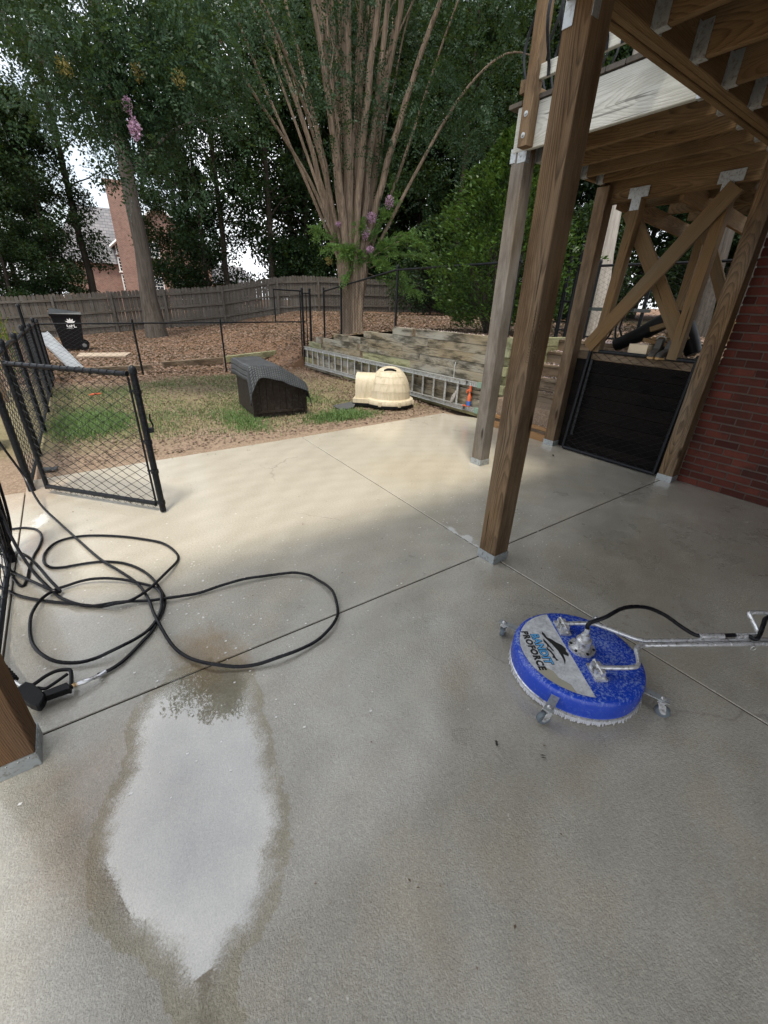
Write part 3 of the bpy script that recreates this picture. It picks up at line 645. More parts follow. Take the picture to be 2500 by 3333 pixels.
# ------------------------------------------------------------------ far wooden fence
pf = thing('wooden_fence', 'long grey wooden picket fence along the back of the yard', 'fence', (4, 24.6, 0))
path = [(-12, 26.6), (-2.3, 25.2), (4.4, 24.7), (9.55, 23.15), (18.6, 22.4), (26, 23.2)]
_pk = []
for k in range(3):
    w, t, h = .136, .018, 1.0; dg = .03
    poly = [(-w/2, 0), (w/2, 0), (w/2, h-dg), (w/2-dg, h), (-w/2+dg, h), (-w/2, h-dg)]
    mm = MB().prism([(y, z) for y, z in poly], -t/2, t/2, Matrix(((0, 1, 0, 0), (1, 0, 0, 0), (0, 0, 1, 0), (0, 0, 0, 1)))).mesh('picket')   # local X is up: grain runs along it
    mm.materials.append(M['fence']); _pk.append(mm)
npk = 0
for a, b in zip(path[:-1], path[1:]):
    a, b = Vector((*a, 0)), Vector((*b, 0)); L = (b-a).length; u = (b-a).normalized(); nn = Vector((u.y, -u.x, 0))
    hz = lambda s: float(zg(a.x+u.x*s, a.y+u.y*s))
    k = 0
    while k*.147 < L:
        s = k*.147; k += 1
        if a.x + u.x*s < -4.5 or npk >= 290: continue
        h = 1.72 + .02*math.sin(npk*1.7) + random.uniform(-.012, .012); c = a + u*s + nn*random.uniform(-.004, .004); z0 = hz(s) - .02
        Mx = Matrix(((0, u.x, nn.x, c.x), (0, u.y, nn.y, c.y), (h, 0, 0, z0), (0, 0, 0, 1)))
        link('picket', _pk[npk % 3], Mx @ Matrix.Rotation(random.uniform(-.006, .006), 4, 'Z'), pf); npk += 1
    n = max(1, round(L/2.4))
    for i in range(n+1):
        s = L*i/n
        if a.x+u.x*s < -5 or a.x+u.x*s > 24: continue
        c = a + u*s + nn*.075; timber('fence_post', (c.x, c.y, hz(s)-.1), (c.x, c.y, hz(s)+1.66), .09, .09, M['fence'], pf)
        if i < n:
            s2 = L*(i+1)/n; e = a + u*s2 + nn*.035; c2 = a + u*s + nn*.035
            for zz in (.3, .87, 1.45): timber('fence_rail', (c2.x, c2.y, hz(s)+zz), (e.x, e.y, hz(s2)+zz), .04, .085, M['fence'], pf)

# ------------------------------------------------------------------ lawn furniture
def cells(n): return np.arange(n)
# dark dog house with a rubber mat over it
M['brownplastic'] = plain('dark_brown_plastic', (.022, .0155, .012), .55, 0, .35, 12, dirt=(.05, .045, .04), bump=.1, spec=.2)
dh = thing('dog_house', 'dark brown plank-sided dog house under a black rubber mat', 'dog house', (2.5, 6.8, 0))
o0 = Vector((2.1, 6.27, .02)); ux = Vector((.99, -.1, 0)).normalized(); uy = Vector((.1, .99, 0)).normalized(); WD, DD, HH = .80, 1.08, .46
Md = Matrix((ux, uy, Vector((0, 0, 1)))).transposed().to_4x4(); Md.translation = o0
dtop = lambda x: .67 - max(0, x-.40)*.66
for i in range(8):                                          # front planks
    w = WD/8; x = w*(i+.5)
    MB().prism([(x-w/2+.002, 0), (x+w/2-.002, 0), (x+w/2-.002, dtop(x+w/2)), (x-w/2+.002, dtop(x-w/2))], 0, .02, Md @ Matrix(((1, 0, 0, 0), (0, 0, -1, .02), (0, 1, 0, 0), (0, 0, 0, 1)))).build('wall_plank', M['brownplastic'], dh)
for i in range(9):
    w = DD/9; y = w*(i+.5)
    MB().box((.01, y, .33), (.02, w-.004, .66), Md).build('wall_plank', M['brownplastic'], dh)
MB().box((WD-.01, DD/2, .16), (.02, DD, .32), Md).build('side_wall', M['brownplastic'], dh); MB().box((WD/2, DD-.01, .16), (WD, .02, .32), Md).build('back_wall', M['brownplastic'], dh)
MB().box((.0, -.008, .33), (.045, .045, .66), Md).build('corner_post', M['brownplastic'], dh); MB().box((WD, -.008, .17), (.04, .04, .34), Md).build('corner_post', M['brownplastic'], dh)
MB().box((WD/2, -.012, .07), (WD-.06, .012, .03), Md).build('base_trim', M['brownplastic'], dh)
Mr = Md @ Matrix.Translation((0, 0, 0))
MB().add([Mr @ Vector((x, y, z)) for y in (-.03, DD+.03) for x, z in ((-.03, .67), (.40, .67), (WD+.05, .37), (WD+.05, .395), (.40, .695), (-.03, .695))], [(0, 1, 2, 3, 4, 5), (11, 10, 9, 8, 7, 6)] + [(i, 6+i, 6+(i+1) % 6, (i+1) % 6) for i in range(6)]).build('roof', M['brownplastic'], dh)
# the mat: a draped grid of raised squares
def matmat():
    t = NT('rubber_mat'); o = t.n('UVMap').outputs[0]; s = t.n('SeparateXYZ', {0: t.vmul(o, (1, 1, 1))})
    a = t.math('PINGPONG', t.math('MULTIPLY', s.outputs[0], 62.), 1.); b = t.math('PINGPONG', t.math('MULTIPLY', s.outputs[1], 72.), 1.)
    h = t.math('MULTIPLY', t.ramp(a, [(.1, 0.), (.4, 1.)]), t.ramp(b, [(.1, 0.), (.4, 1.)])); p = t.pos(); nz = t.noise(p, 6., 5)
    c = t.mix(t.math('MULTIPLY', h, .7), (.02, .022, .024), (.085, .092, .1)); c = t.mix(t.ramp(nz, [(.5, 0.), (.8, .6)]), c, (.11, .115, .115))
    return t.out(Base_Color=c, Roughness=.55, Specular_IOR_Level=.35, Normal=t.bump(h, .9, .012))
M['mat'] = matmat()
def mat_pt(a, b):                                           # a across (left to right), b front to back; the front fifth hangs as a flap
    x = -.13 + a*(WD+.26); fl = max(0, .22-b)/.22; y = -.03 + max(0, b-.22)/.78*(DD+.08) - .10*fl
    z = .735 - max(0, x-.42)*.60 + .010*math.sin(x*11+b*4) + .008*math.sin(b*9-x*5) + .02*b*max(0, .6-x)
    if x > WD+.02: z -= (x-WD-.02)*1.5; x = WD+.02+(x-WD-.02)*.5
    if x < -.02: z -= (-.02-x)*2.4*(.7+.3*b); x = -.045-.25*(-.02-x)
    z -= fl**1.15*(.17 + .20*math.exp(-((x+.05)/.085)**2) - .03*max(0, x-.3)) ; z += .025*fl*math.sin(x*7+1)
    return Md @ Vector((x, y, z))
NA, NB = 44, 40
mv = [mat_pt(i/(NA-1), j/(NB-1)) for j in range(NB) for i in range(NA)]; nvv = len(mv)
mf = [(j*NA+i, j*NA+i+1, (j+1)*NA+i+1, (j+1)*NA+i) for j in range(NB-1) for i in range(NA-1)]
mo = MB().add(mv, mf).build('rubber_mat', M['mat'], None, True); uv = mo.data.uv_layers.new(name='UVMap')
for lp_ in mo.data.loops:
    i = lp_.vertex_index; uv.data[lp_.index].uv = ((i % NA)/(NA-1), (i//NA)/(NB-1))
sm = mo.modifiers.new('thick', 'SOLIDIFY'); sm.thickness = .012
tag(mo, 'black waffle-patterned rubber mat draped over the dark dog house', 'mat')

# igloo dog house
def igloomat():
    t = NT('igloo_plastic'); p = t.obj(); s = t.n('SeparateXYZ', {0: p}); n1 = t.noise(p, 5., 6, .6); n2 = t.noise(t.vmul(p, (14, 14, 3)), 1.2, 6, .7)
    c = t.mix(n1, (.50, .41, .28), (.60, .53, .41)); c = t.mix(t.math('MULTIPLY', t.ramp(n2, [(.46, 0.), (.7, 1.)]), .65), c, (.30, .275, .15))
    c = t.mix(t.math('MULTIPLY', t.ramp(t.noise(p, 38., 6, .7), [(.6, 0.), (.72, 1.)]), .45), c, (.2, .17, .12))
    return t.out(Base_Color=c, Roughness=.55, Specular_IOR_Level=.35, Normal=t.bump(t.noise(p, 90., 3), .15, .004))
M['igloo'] = igloomat()
ig = thing('igloo_dog_house', 'cream dome dog house with tunnel entrance and black roof vent', 'dog house', (4.56, 6.2, 0))
prof = []
for i in range(25):
    a = i/24*math.pi/2; r = .375*math.cos(a)**.82 if i < 24 else .001; z = .15 + .52*math.sin(a)
    if i and i % 4 == 0 and i < 21: prof += [(r+.006, z-.007), (r-.007, z-.003), (r-.007, z+.003)]
    prof.append((r, z))
Mi = Matrix.Translation((4.56, 6.2, .0))
body = MB().lathe([(.44, .045), (.445, .06), (.445, .10), (.43, .135), (.385, .15)] + prof, 48); body.build('dome', M['igloo'], ig, 35, Mi)
MB().lathe([(.40, .0), (.45, .02), (.45, .06), (.4, .07)], 40).build('base_tray', M['blackplastic'], ig, True, Mi)
dirv = Vector((-.62, .55, 0)).normalized(); Mt = frame((4.56, 6.2, 0), dirv, (-dirv.y, dirv.x, 0))
arch = [(-.21, .06), (-.215, .30), (-.20, .42), (-.16, .50), (-.09, .54), (.0, .55), (.09, .54), (.16, .50), (.20, .42), (.215, .30), (.21, .06)]
v = []; nA = len(arch); rows = [(.15, 1.), (.56, .98), (.585, 1.0), (.585, .86), (.40, .84)]
for xx, sc in rows: v += [Mt @ Vector((xx, y*sc, z*(.5+.5*sc))) for y, z in arch]
fT = [(k*nA+i, k*nA+i+1, (k+1)*nA+i+1, (k+1)*nA+i) for k in range(len(rows)-1) for i in range(nA-1)]
MB().add(v, fT).build('tunnel', M['igloo'], ig, 35)
MB().box((.42, 0, .09), (.40, .54, .08), Mt).build('tunnel_sill', M['igloo'], ig); MB().box((.42, 0, .035), (.41, .55, .05), Mt).build('tunnel_tray', M['blackplastic'], ig)
va = math.atan2(-6.2, -4.56)                                # vent faces the patio
def domept(az, z, r): return (4.56 + r*math.cos(az), 6.2 + r*math.sin(az), z)
vent = []
for s in np.linspace(-.55, .55, 9): vent.append(domept(va+s, .615+.03*math.cos(s*2.8), .19))
MB().tube(vent, .017, 8).build('roof_vent', M['blackplastic'], ig, True)
for s in (-.35, .42, 1.3): MB().box((0, 0, 0), (.05, .02, .075), frame(domept(va+s, .085, .45), (-math.sin(va+s), math.cos(va+s), 0), (math.cos(va+s), math.sin(va+s), 0))).box((0, .012, 0), (.022, .01, .03), frame(domept(va+s, .085, .45), (-math.sin(va+s), math.cos(va+s), 0), (math.cos(va+s), math.sin(va+s), 0))).build('clip', M['igloo'], ig)

# extension ladder on its side
ld = thing('ladder', 'aluminium extension ladder lying on edge along the retaining wall', 'ladder', (5.3, 8, 0))
def rail(y0, y1, z, x): 
    return MB().box((x, (y0+y1)/2, z), (.008, y1-y0, .075)).box((x-.014, (y0+y1)/2, z+.034), (.028, y1-y0, .006)).box((x-.014, (y0+y1)/2, z-.034), (.028, y1-y0, .006))
for x, y0, y1 in ((5.325, 4.80, 11.25), (5.285, 5.05, 8.4)):
    rail(y0, y1, .52, x).build('side_rail', M['alu'], ld); rail(y0, y1, .11, x).build('side_rail', M['alu'], ld)
    n = int((y1-y0)/.305)
    for i in range(n): MB().tube([(x-.006, y0+.16+.305*i, .10), (x-.006, y0+.16+.305*i, .53)], .0165, 8).build('rung', M['alu'], ld, True)
for z in (.52, .11): MB().box((5.318, 4.76, z), (.05, .09, .085)).build('end_cap', plain('green_plastic', (.16, .24, .19), .6), ld)
MB().tube([(5.36, 5.4, .5), (5.34, 5.4, .56), (5.34, 5.4, .74), (5.35, 5.4, .80)], .009, 6).build('hook_strap', M['alu'], ld)
# orange gun and rag hung in the ladder
orange = plain('orange_plastic', (.55, .11, .04), .5, 0, .2, 30); blue = plain('blue_sleeve', (.04, .12, .4), .5)
og = thing('orange_squirt_bottle', 'small orange pistol-shaped bottle with blue sleeve standing in the ladder', 'bottle', (5.28, 4.93, .15))
MB().lathe([(.032, .155), (.034, .17), (.034, .21), (.03, .27), (.034, .31), (.02, .34), (.012, .37), (.012, .40)], 14, (5.285, 4.93, 0)).build('body', orange, og, True)
MB().lathe([(.036, .17), (.036, .24)], 14, (5.285, 4.93, 0)).build('sleeve', blue, og, True)
MB().box((5.285, 4.945, .41), (.03, .07, .03)).box((5.285, 4.99, .385), (.02, .02, .05)).box((5.285, 4.93, .45), (.018, .03, .07)).build('nozzle', orange, og)
MB().box((5.285, 5.0, .152), (.05, .1, .012)).build('foot', orange, og)
rag = [(5.27, 5.25, .36), (5.265, 5.22, .33), (5.26, 5.25, .24), (5.26, 5.3, .16), (5.27, 5.36, .15), (5.265, 5.33, .25), (5.27, 5.27, .34)]
rgm = plain('dirty_rag', (.35, .33, .3), .9, 0, .7, 12, dirt=(.04, .035, .03))
tag(MB().add([(x, y, z) for x, y, z in rag] + [(x+.02, y, z) for x, y, z in rag], [tuple(range(7)), tuple(range(13, 6, -1))] + [(i, 7+i, 7+(i+1) % 7, (i+1) % 7) for i in range(7)]).build('rag', rgm), 'dirty white and black rag hanging between the ladder rungs', 'rag')

# flat scraps on the lawn
tag(MB().prism([(3.47, 6.02), (3.80, 6.18), (4.12, 6.60), (3.52, 6.42)], .03, .042).build('slate_sheet', plain('grey_felt', (.06, .062, .065), .8, 0, .3, 30)), 'torn triangular sheet of grey roofing felt on the grass', 'sheet')
tag(MB().prism([(-.50, 5.14), (-.37, 5.12), (-.35, 5.22), (-.40, 5.2), (-.46, 5.24), (-.5, 5.22)], .0, .012).build('metal_plate', plain('dark_plate', (.05, .055, .06), .5)), 'small dark metal plate lying in the dirt behind the open gate', 'plate')
tag(MB().tube([(.12, 8.86, .06), (.2, 8.9, .065), (.3, 8.93, .06)], [.008, .018, .012], 8).build('dog_toy', orange, None, True), 'small orange dog toy in the grass beyond the gate', 'toy')
# trash bin
bn = thing('wheeled_trash_bin', 'black wheeled trash bin with white leaf mark by the back fence', 'trash bin', (.15, 17.5, 0))
Mb = frame((.2, 17.6, .02), (1, -.06, 0), (.06, 1, 0))
def frus(a, b, z0, z1): return MB().add([Mb @ Vector(p) for p in [(-a[0], -a[1], z0), (a[0], -a[1], z0), (a[0], a[1], z0), (-a[0], a[1], z0), (-b[0], -b[1], z1), (b[0], -b[1], z1), (b[0], b[1], z1), (-b[0], b[1], z1)]], [(3, 2, 1, 0), (4, 5, 6, 7), (0, 1, 5, 4), (1, 2, 6, 5), (2, 3, 7, 6), (3, 0, 4, 7)])
frus((.27, .27), (.38, .36), .02, 1.0).build('body', M['blackplastic'], bn); frus((.40, .38), (.41, .39), .96, 1.02).build('rim', M['blackplastic'], bn)
lidm = plain('grey_lid', (.035, .04, .043), .35, 0, .3, 10)
MB().add([Mb @ Vector(p) for p in [(-.41, -.40, 1.03), (.43, -.40, 1.03), (.43, .40, 1.03), (-.41, .40, 1.03), (-.36, -.36, 1.17), (.38, -.35, 1.08), (.38, .35, 1.08), (-.36, .36, 1.17)]], [(3, 2, 1, 0), (4, 5, 6, 7), (0, 1, 5, 4), (1, 2, 6, 5), (2, 3, 7, 6), (3, 0, 4, 7)]).build('lid', lidm, bn)
for s in (-1, 1):
    w = MB().lathe([(.06, -.03), (.125, -.03), (.13, 0), (.125, .03), (.06, .03)], 20, M=Mb @ Matrix.Translation((.30, .3*s, .13)) @ Matrix.Rotation(R(90), 4, 'X')).build('wheel', M['blackplastic'], bn, True)
    MB().lathe([(.02, -.036), (.06, -.034), (.06, .034), (.02, .036)], 14, M=Mb @ Matrix.Translation((.30, .3*s, .13)) @ Matrix.Rotation(R(90), 4, 'X')).build('hub', plain('grey_hub', (.12, .12, .12), .5), w, True)
white = plain('white_print', (.8, .8, .8), .6, 0, .05)
def text(body, size, Mx, mat, parent, name='lettering', ext=.0006, off=0., shear=0., spacing=1.):
    cu = bpy.data.curves.new(name, 'FONT'); cu.body = body; cu.size = size; cu.extrude = ext; cu.offset = off; cu.shear = shear; cu.space_character = spacing; cu.align_x = 'LEFT'; cu.resolution_u = 3
    o = bpy.data.objects.new('tmp', cu); COL.objects.link(o); dg = bpy.context.evaluated_depsgraph_get(); dg.update()
    me = bpy.data.meshes.new_from_object(o.evaluated_get(dg)); bpy.data.objects.remove(o); me.materials.clear(); return link(name, me, Mx, parent, mat)
Mf = Mb @ Matrix.Translation((0, -.268, .0)) @ Matrix.Rotation(R(90+5.25), 4, 'X')
text('GFL', .15, Mf @ Matrix.Translation((-.04, .66, .018)), white, bn, ext=.002, off=.004); text('environmental', .03, Mf @ Matrix.Translation((-.045, .62, .019)), white, bn, ext=.002)
lf = MB()
for a in (-70, -35, 0, 35, 70): lf.prism([(0, 0), (.028, .07), (0, .14), (-.028, .07)], 0, .003, Mf @ Matrix.Translation((.09, .79, .018)) @ Matrix.Rotation(R(a), 4, 'Z'))
lf.build('leaf_mark', white, bn)

# leaning grey plank (old slide) and landscape timbers by the far fence
tag(MB().box((0, 0, 0), (1.25, .30, .02), frame((-.18, 13.4, .34), (.36, -.55, -.52), (.85, .5, 0))).box((0, .15, .02), (1.25, .02, .05), frame((-.18, 13.4, .34), (.36, -.55, -.52), (.85, .5, 0))).box((0, -.15, .02), (1.25, .02, .05), frame((-.18, 13.4, .34), (.36, -.55, -.52), (.85, .5, 0))).build('metal_chute', plain('grey_chute', (.33, .35, .37), .45, .3, .3, 3)), 'grey metal chute with rusty end leaning behind the corner of the low fence', 'chute')
for i, (a, b, lab) in enumerate((((1.9, 12.4, .06), (3.5, 12.8, .08), 'brown landscape timber half buried beyond the middle fence post'), ((3.6, 12.85, .1), (5.2, 13.1, .2), 'mossy landscape timber below the tall gate frame'), ((-.3, 12.0, .03), (1.6, 12.2, .03), 'thin landscape timber in the dirt behind the corner fence post'))):
    tag(timber('landscape_timber', a, b, .14, .16, M['step'] if i != 1 else M['wallgreen'], None), lab, 'timber', 'landscape timbers in the leaf litter')
tag(MB().prism([(.15, 15.2), (1.35, 15.0), (1.6, 15.9), (.3, 16.1)], 0, .04).build('paving_stone', plain('pale_stone', (.36, .29, .22), .9, 0, .3, 5)), 'pale flat paving stone in the leaf litter below the trash bin', 'stone')
# raised planter at the far left
pl = thing('planter_box', 'tan timber planter box behind the fence at the left edge', 'planter', (-1.5, 9.6, 0))
timber('side_board', (-2.4, 9.0, .85), (-.95, 9.3, .85), .04, .12, plain('tan_board', (.5, .35, .19), .8), pl); timber('side_board', (-2.4, 9.0, .72), (-.95, 9.3, .72), .04, .12, plain('tan_board', (.5, .35, .19), .8), pl)
for x in (-2.3, -1.0): timber('leg', (x, 9.1, 0), (x, 9.1, .8), .07, .07, M['post'], pl)
MB().box((-1.7, 9.5, .8), (1.4, .6, .1)).build('soil', M['ground'], pl)
cr = thing('stacked_crate', 'red slotted plastic crate with green strap outside the left fence', 'crate', (-1.15, 6.2, 0))
red = plain('red_plastic', (.36, .05, .035), .55); 
for k in range(3):
    z = .05 + .16*k; m_ = MB()
    for zz in (0, .065, .13): m_.box((-1.2, 6.3, z+zz), (.55, .42, .02))
    for yy in np.linspace(-.2, .2, 7): m_.box((-.93, 6.3+yy, z+.065), (.012, .03, .15))
    for xx in np.linspace(-.26, .26, 8): m_.box((-1.2+xx, 6.09, z+.065), (.03, .012, .15))
    m_.box((-1.2, 6.3, z+.07), (.5, .38, .12)); m_.build('crate_tier', red, cr)
MB().box((-.985, 6.08, .28), (.04, .008, .6)).build('strap', plain('green_strap', (.1, .35, .1), .6), cr)

# ------------------------------------------------------------------ items on the ledge under the landing
def boot(name, loc, ang, label):
    b = thing(name, label, 'boot', loc, 'work boots on the ledge'); Mx = Matrix.Translation(loc) @ Matrix.Rotation(ang, 4, 'Z')
    leather = M.get('leather') or plain('dark_boot_leather', (.03, .026, .022), .55); M['leather'] = leather
    secs = [(-.12, .0, .04, .10), (-.10, .0, .046, .19), (-.05, 0, .046, .20), (.0, 0, .044, .19), (.04, 0, .046, .10), (.10, 0, .048, .075), (.15, 0, .04, .055), (.17, 0, .02, .03)]
    m_ = MB(); v = []
    for x, y, w, h in secs: v += [(x, -w, .02), (x, -w, h*.6), (x, -w*.65, h), (x, w*.65, h), (x, w, h*.6), (x, w, .02)]
    f = [(i*6+k, (i+1)*6+k, (i+1)*6+(k+1) % 6, i*6+(k+1) % 6) for i in range(7) for k in range(6)] + [tuple(range(6)), tuple(range(47, 41, -1))]
    m_.add([Mx @ Vector(p) for p in v], f).build('upper', leather, b, True)
    MB().prism([(-.13, -.045), (.1, -.055), (.17, -.02), (.17, .02), (.1, .055), (-.13, .045)], 0, .025, Mx).build('sole', plain('tan_sole', (.35, .22, .09), .7), b)
    MB().tube([Mx @ Vector((-.05, .045*math.cos(t), .19+.03*math.sin(t))) for t in np.linspace(0, 3.14, 7)], .006, 5).build('pull_loop', plain('grey_loop', (.3, .3, .28), .7), b)
boot('work_boot', (5.235, 2.235, 1.205), R(190), 'dark work boot beside the pale wood block on the ledge')
boot('work_boot', (5.24, 2.12, 1.205), R(172), 'dark work boot nearest the bracketed prop post on the ledge')
pale = plain('pale_block_wood', (.55, .46, .33), .8, 0, .15, 20)
tag(MB().box((5.25, 2.41, 1.268), (.16, .2, .125)).build('wood_block', pale), 'pale squared wood block on the ledge beside the boots', 'block')
for i, (c, d, a, lab) in enumerate((((5.33, 2.3, 1.36), (.12, .26, .035), 8, 'short board lying on top of the pale block pile'), ((5.36, 2.25, 1.41), (.13, .2, .03), -12, 'middle scrap board in the pile by the boots'), ((5.4, 2.33, 1.52), (.1, .2, .05), -22, 'topmost tilted scrap board on the black roll'), ((5.38, 2.26, 1.28), (.14, .22, .11), 3, 'lowest scrap timber under the board pile'))):
    tag(MB().box((0, 0, 0), d, Matrix.Translation(c) @ Matrix.Rotation(R(a), 4, 'X')).build('scrap_board', M['brace']), lab, 'board', 'scrap wood on the ledge')
tag(MB().tube([(5.55, 2.86, 1.28), (5.55, 2.6, 1.42), (5.55, 2.4, 1.56), (5.56, 2.28, 1.60), (5.57, 2.15, 1.52), (5.58, 2.06, 1.36), (5.58, 2.0, 1.26)], [.075, .085, .09, .09, .09, .09, .08], 14).build('black_roll', M['blackplastic'], None, True), 'bent roll of black plastic lying behind the scrap wood', 'roll')
tb = thing('side_table', 'small dark table with bent tube legs on the upper terrace', 'table', (6.3, 3.3, 1.2))
MB().prism([(6.05, 3.0), (6.5, 3.0), (6.6, 3.1), (6.6, 3.55), (6.5, 3.65), (6.1, 3.65), (6.0, 3.55), (6.0, 3.1)], 1.66, 1.70).build('table_top', plain('dark_green_top', (.03, .045, .04), .5), tb)
for sx, sy in ((1, 1), (1, -1), (-1, 1), (-1, -1)):
    MB().tube([(6.3+.06*sx, 3.33+.06*sy, 1.66), (6.3+.05*sx, 3.33+.05*sy, 1.45), (6.3+.09*sx, 3.33+.09*sy, 1.35), (6.3+.25*sx, 3.33+.25*sy, 1.22)], .014, 7).build('leg', M['black'], tb, True)

# ------------------------------------------------------------------ pressure hose, spray gun
HOSE = {
'a': [(-0.266, 3.417), (-0.145, 2.992), (-0.053, 2.756), (0.022, 2.562), (0.053, 2.363), (0.058, 2.175), (0.087, 1.914), (0.126, 1.795), (0.177, 1.705), (0.241, 1.634), (0.32, 1.578), (0.405, 1.54), (0.499, 1.519), (0.604, 1.514), (0.71, 1.527), (0.788, 1.551), (0.859, 1.592), (0.916, 1.655), (0.955, 1.736), (0.984, 1.831), (0.987, 1.922), (0.971, 2.011), (0.942, 2.078), (0.879, 2.145), (0.807, 2.193), (0.694, 2.229), (0.578, 2.251), (0.445, 2.266), (0.315, 2.27), (0.218, 2.282), (0.127, 2.308), (0.051, 2.347), (-0.024, 2.388), (-0.111, 2.415), (-0.184, 2.443), (-0.236, 2.476), (-0.286, 2.52), (-0.327, 2.574), (-0.367, 2.656), (-0.398, 2.738), (-0.431, 2.823), (-0.477, 3.018), (-0.529, 3.264)],
'b': [(-0.657, 2.967), (-0.599, 2.866), (-0.545, 2.782), (-0.461, 2.689), (-0.388, 2.621), (-0.306, 2.55), (-0.235, 2.487), (-0.174, 2.437), (-0.112, 2.397), (-0.053, 2.382), (-0.0, 2.397), (0.072, 2.446), (0.138, 2.516), (0.211, 2.599), (0.271, 2.699), (0.293, 2.751), (0.295, 2.817), (0.273, 2.928), (0.227, 3.037), (0.129, 3.154), (0.026, 3.256), (-0.079, 3.34), (-0.185, 3.406), (-0.266, 3.432), (-0.345, 3.428), (-0.397, 3.387), (-0.434, 3.305), (-0.448, 3.23), (-0.445, 3.148), (-0.427, 3.087), (-0.398, 3.042), (-0.345, 3.015), (-0.292, 3.006), (-0.22, 2.992), (-0.147, 2.968), (-0.081, 2.926), (-0.017, 2.864), (0.043, 2.768), (0.086, 2.663), (0.113, 2.552), (0.126, 2.443), (0.133, 2.361), (0.126, 2.292), (0.106, 2.222), (0.078, 2.162), (0.025, 2.071), (-0.031, 2.01), (-0.077, 1.963), (-0.12, 1.924), (-0.16, 1.9), (-0.197, 1.889), (-0.232, 1.888)],
'd': [(-0.333, 2.756), (-0.266, 2.759), (-0.199, 2.735), (-0.12, 2.688), (-0.042, 2.63), (0.033, 2.555), (0.095, 2.476), (0.115, 2.411), (0.121, 2.344), (0.109, 2.267), (0.09, 2.199), (0.045, 2.119), (-0.002, 2.068), (-0.057, 2.03), (-0.111, 2.006), (-0.169, 1.995), (-0.225, 1.994), (-0.292, 2.01), (-0.357, 2.046), (-0.4, 2.084), (-0.434, 2.139), (-0.461, 2.207), (-0.481, 2.284), (-0.492, 2.367), (-0.494, 2.447), (-0.489, 2.517), (-0.474, 2.584), (-0.448, 2.667), (-0.409, 2.727), (-0.375, 2.749)],
'c': [(-0.63, 3.427), (-0.572, 3.324), (-0.516, 3.192), (-0.46, 3.013), (-0.409, 2.836), (-0.375, 2.741), (-0.361, 2.702), (-0.367, 2.688), (-0.383, 2.69), (-0.42, 2.731), (-0.496, 2.865), (-0.553, 2.981), (-0.6, 3.082), (-0.675, 3.231)],
'e': [(-0.715, 3.809), (-0.677, 3.818), (-0.638, 3.811), (-0.586, 3.799), (-0.545, 3.766), (-0.504, 3.72), (-0.476, 3.643), (-0.464, 3.539), (-0.471, 3.45), (-0.484, 3.37), (-0.501, 3.296), (-0.51, 3.221), (-0.519, 3.148), (-0.523, 3.076), (-0.525, 3.014), (-0.531, 2.967), (-0.538, 2.923), (-0.55, 2.912), (-0.568, 2.942), (-0.586, 3.002), (-0.601, 3.051), (-0.612, 3.103)],
}
def smooth_path(P, sub=4):
    P = np.array(P, float); n = len(P); out = []
    for i in range(n-1):
        p0, p1, p2, p3 = P[max(i-1, 0)], P[i], P[i+1], P[min(i+2, n-1)]
        for t in np.linspace(0, 1, sub, endpoint=False): out.append(.5*((2*p1) + (-p0+p2)*t + (2*p0-5*p1+4*p2-p3)*t*t + (-p0+3*p1-3*p2+p3)*t**3))
    out.append(P[-1]); return np.array(out)
hs = thing('pressure_hose', 'long black pressure-washer hose coiled in loops across the patio', 'hose', (.2, 2.4, 0))
HR = .0088
def hose3(pts, lift): return [(x, y, HR + lift(i, len(pts))) for i, (x, y) in enumerate(pts)]
strands = []
A_ = [(-.72, 4.62, .98), (-.66, 4.45, .74), (-.60, 4.31, .53), (-.53, 4.28, .26), (-.46, 4.0, .10), (-.36, 3.72, .035)] + hose3(HOSE['a'], lambda i, n: .008 + .012*math.sin(i*.9)**2)[:-2] + [(-.50, 3.02, .06), (-.56, 3.2, .22), (-.60, 3.4, .5), (-.63, 3.42, .9)]
strands.append(A_)
strands.append([(-.72, 3.1, .12)] + hose3(HOSE['b'], lambda i, n: .02*(i in range(8, 14)) + .004))
strands.append(hose3(HOSE['d'], lambda i, n: .012 + .016*math.sin(i*.55)**2) + hose3(HOSE['d'][:1], lambda i, n: .012))
strands.append([(-.62, 3.48, .75), (-.63, 3.46, .3)] + hose3(HOSE['c'], lambda i, n: .02+.03*math.sin(i*.5)**2) + [(-.72, 3.3, .06), (-.74, 3.36, .5), (-.66, 3.4, 1.0)])
strands.append(hose3(HOSE['e'], lambda i, n: .0) + [(-.62, 3.2, .15), (-.64, 3.3, .5), (-.63, 3.36, 1.02)])
for q in range(4):                                          # turns hung over the fence post
    dx = -.015*q; strands.append([(-.60+dx, 3.44-.03*q, 1.13), (-.56+dx, 3.44-.04*q, 1.0), (-.55+dx, 3.42-.05*q, .6), (-.57+dx, 3.34-.03*q, .22-.03*q), (-.63+dx, 3.25, .12), (-.69+dx, 3.2+.03*q, .3), (-.70+dx, 3.3, .8), (-.66+dx, 3.42-.02*q, 1.12)])
for s in strands: MB().tube(smooth_path(s, 4), HR, 8).build('hose_loop', M['hose'], hs, True)

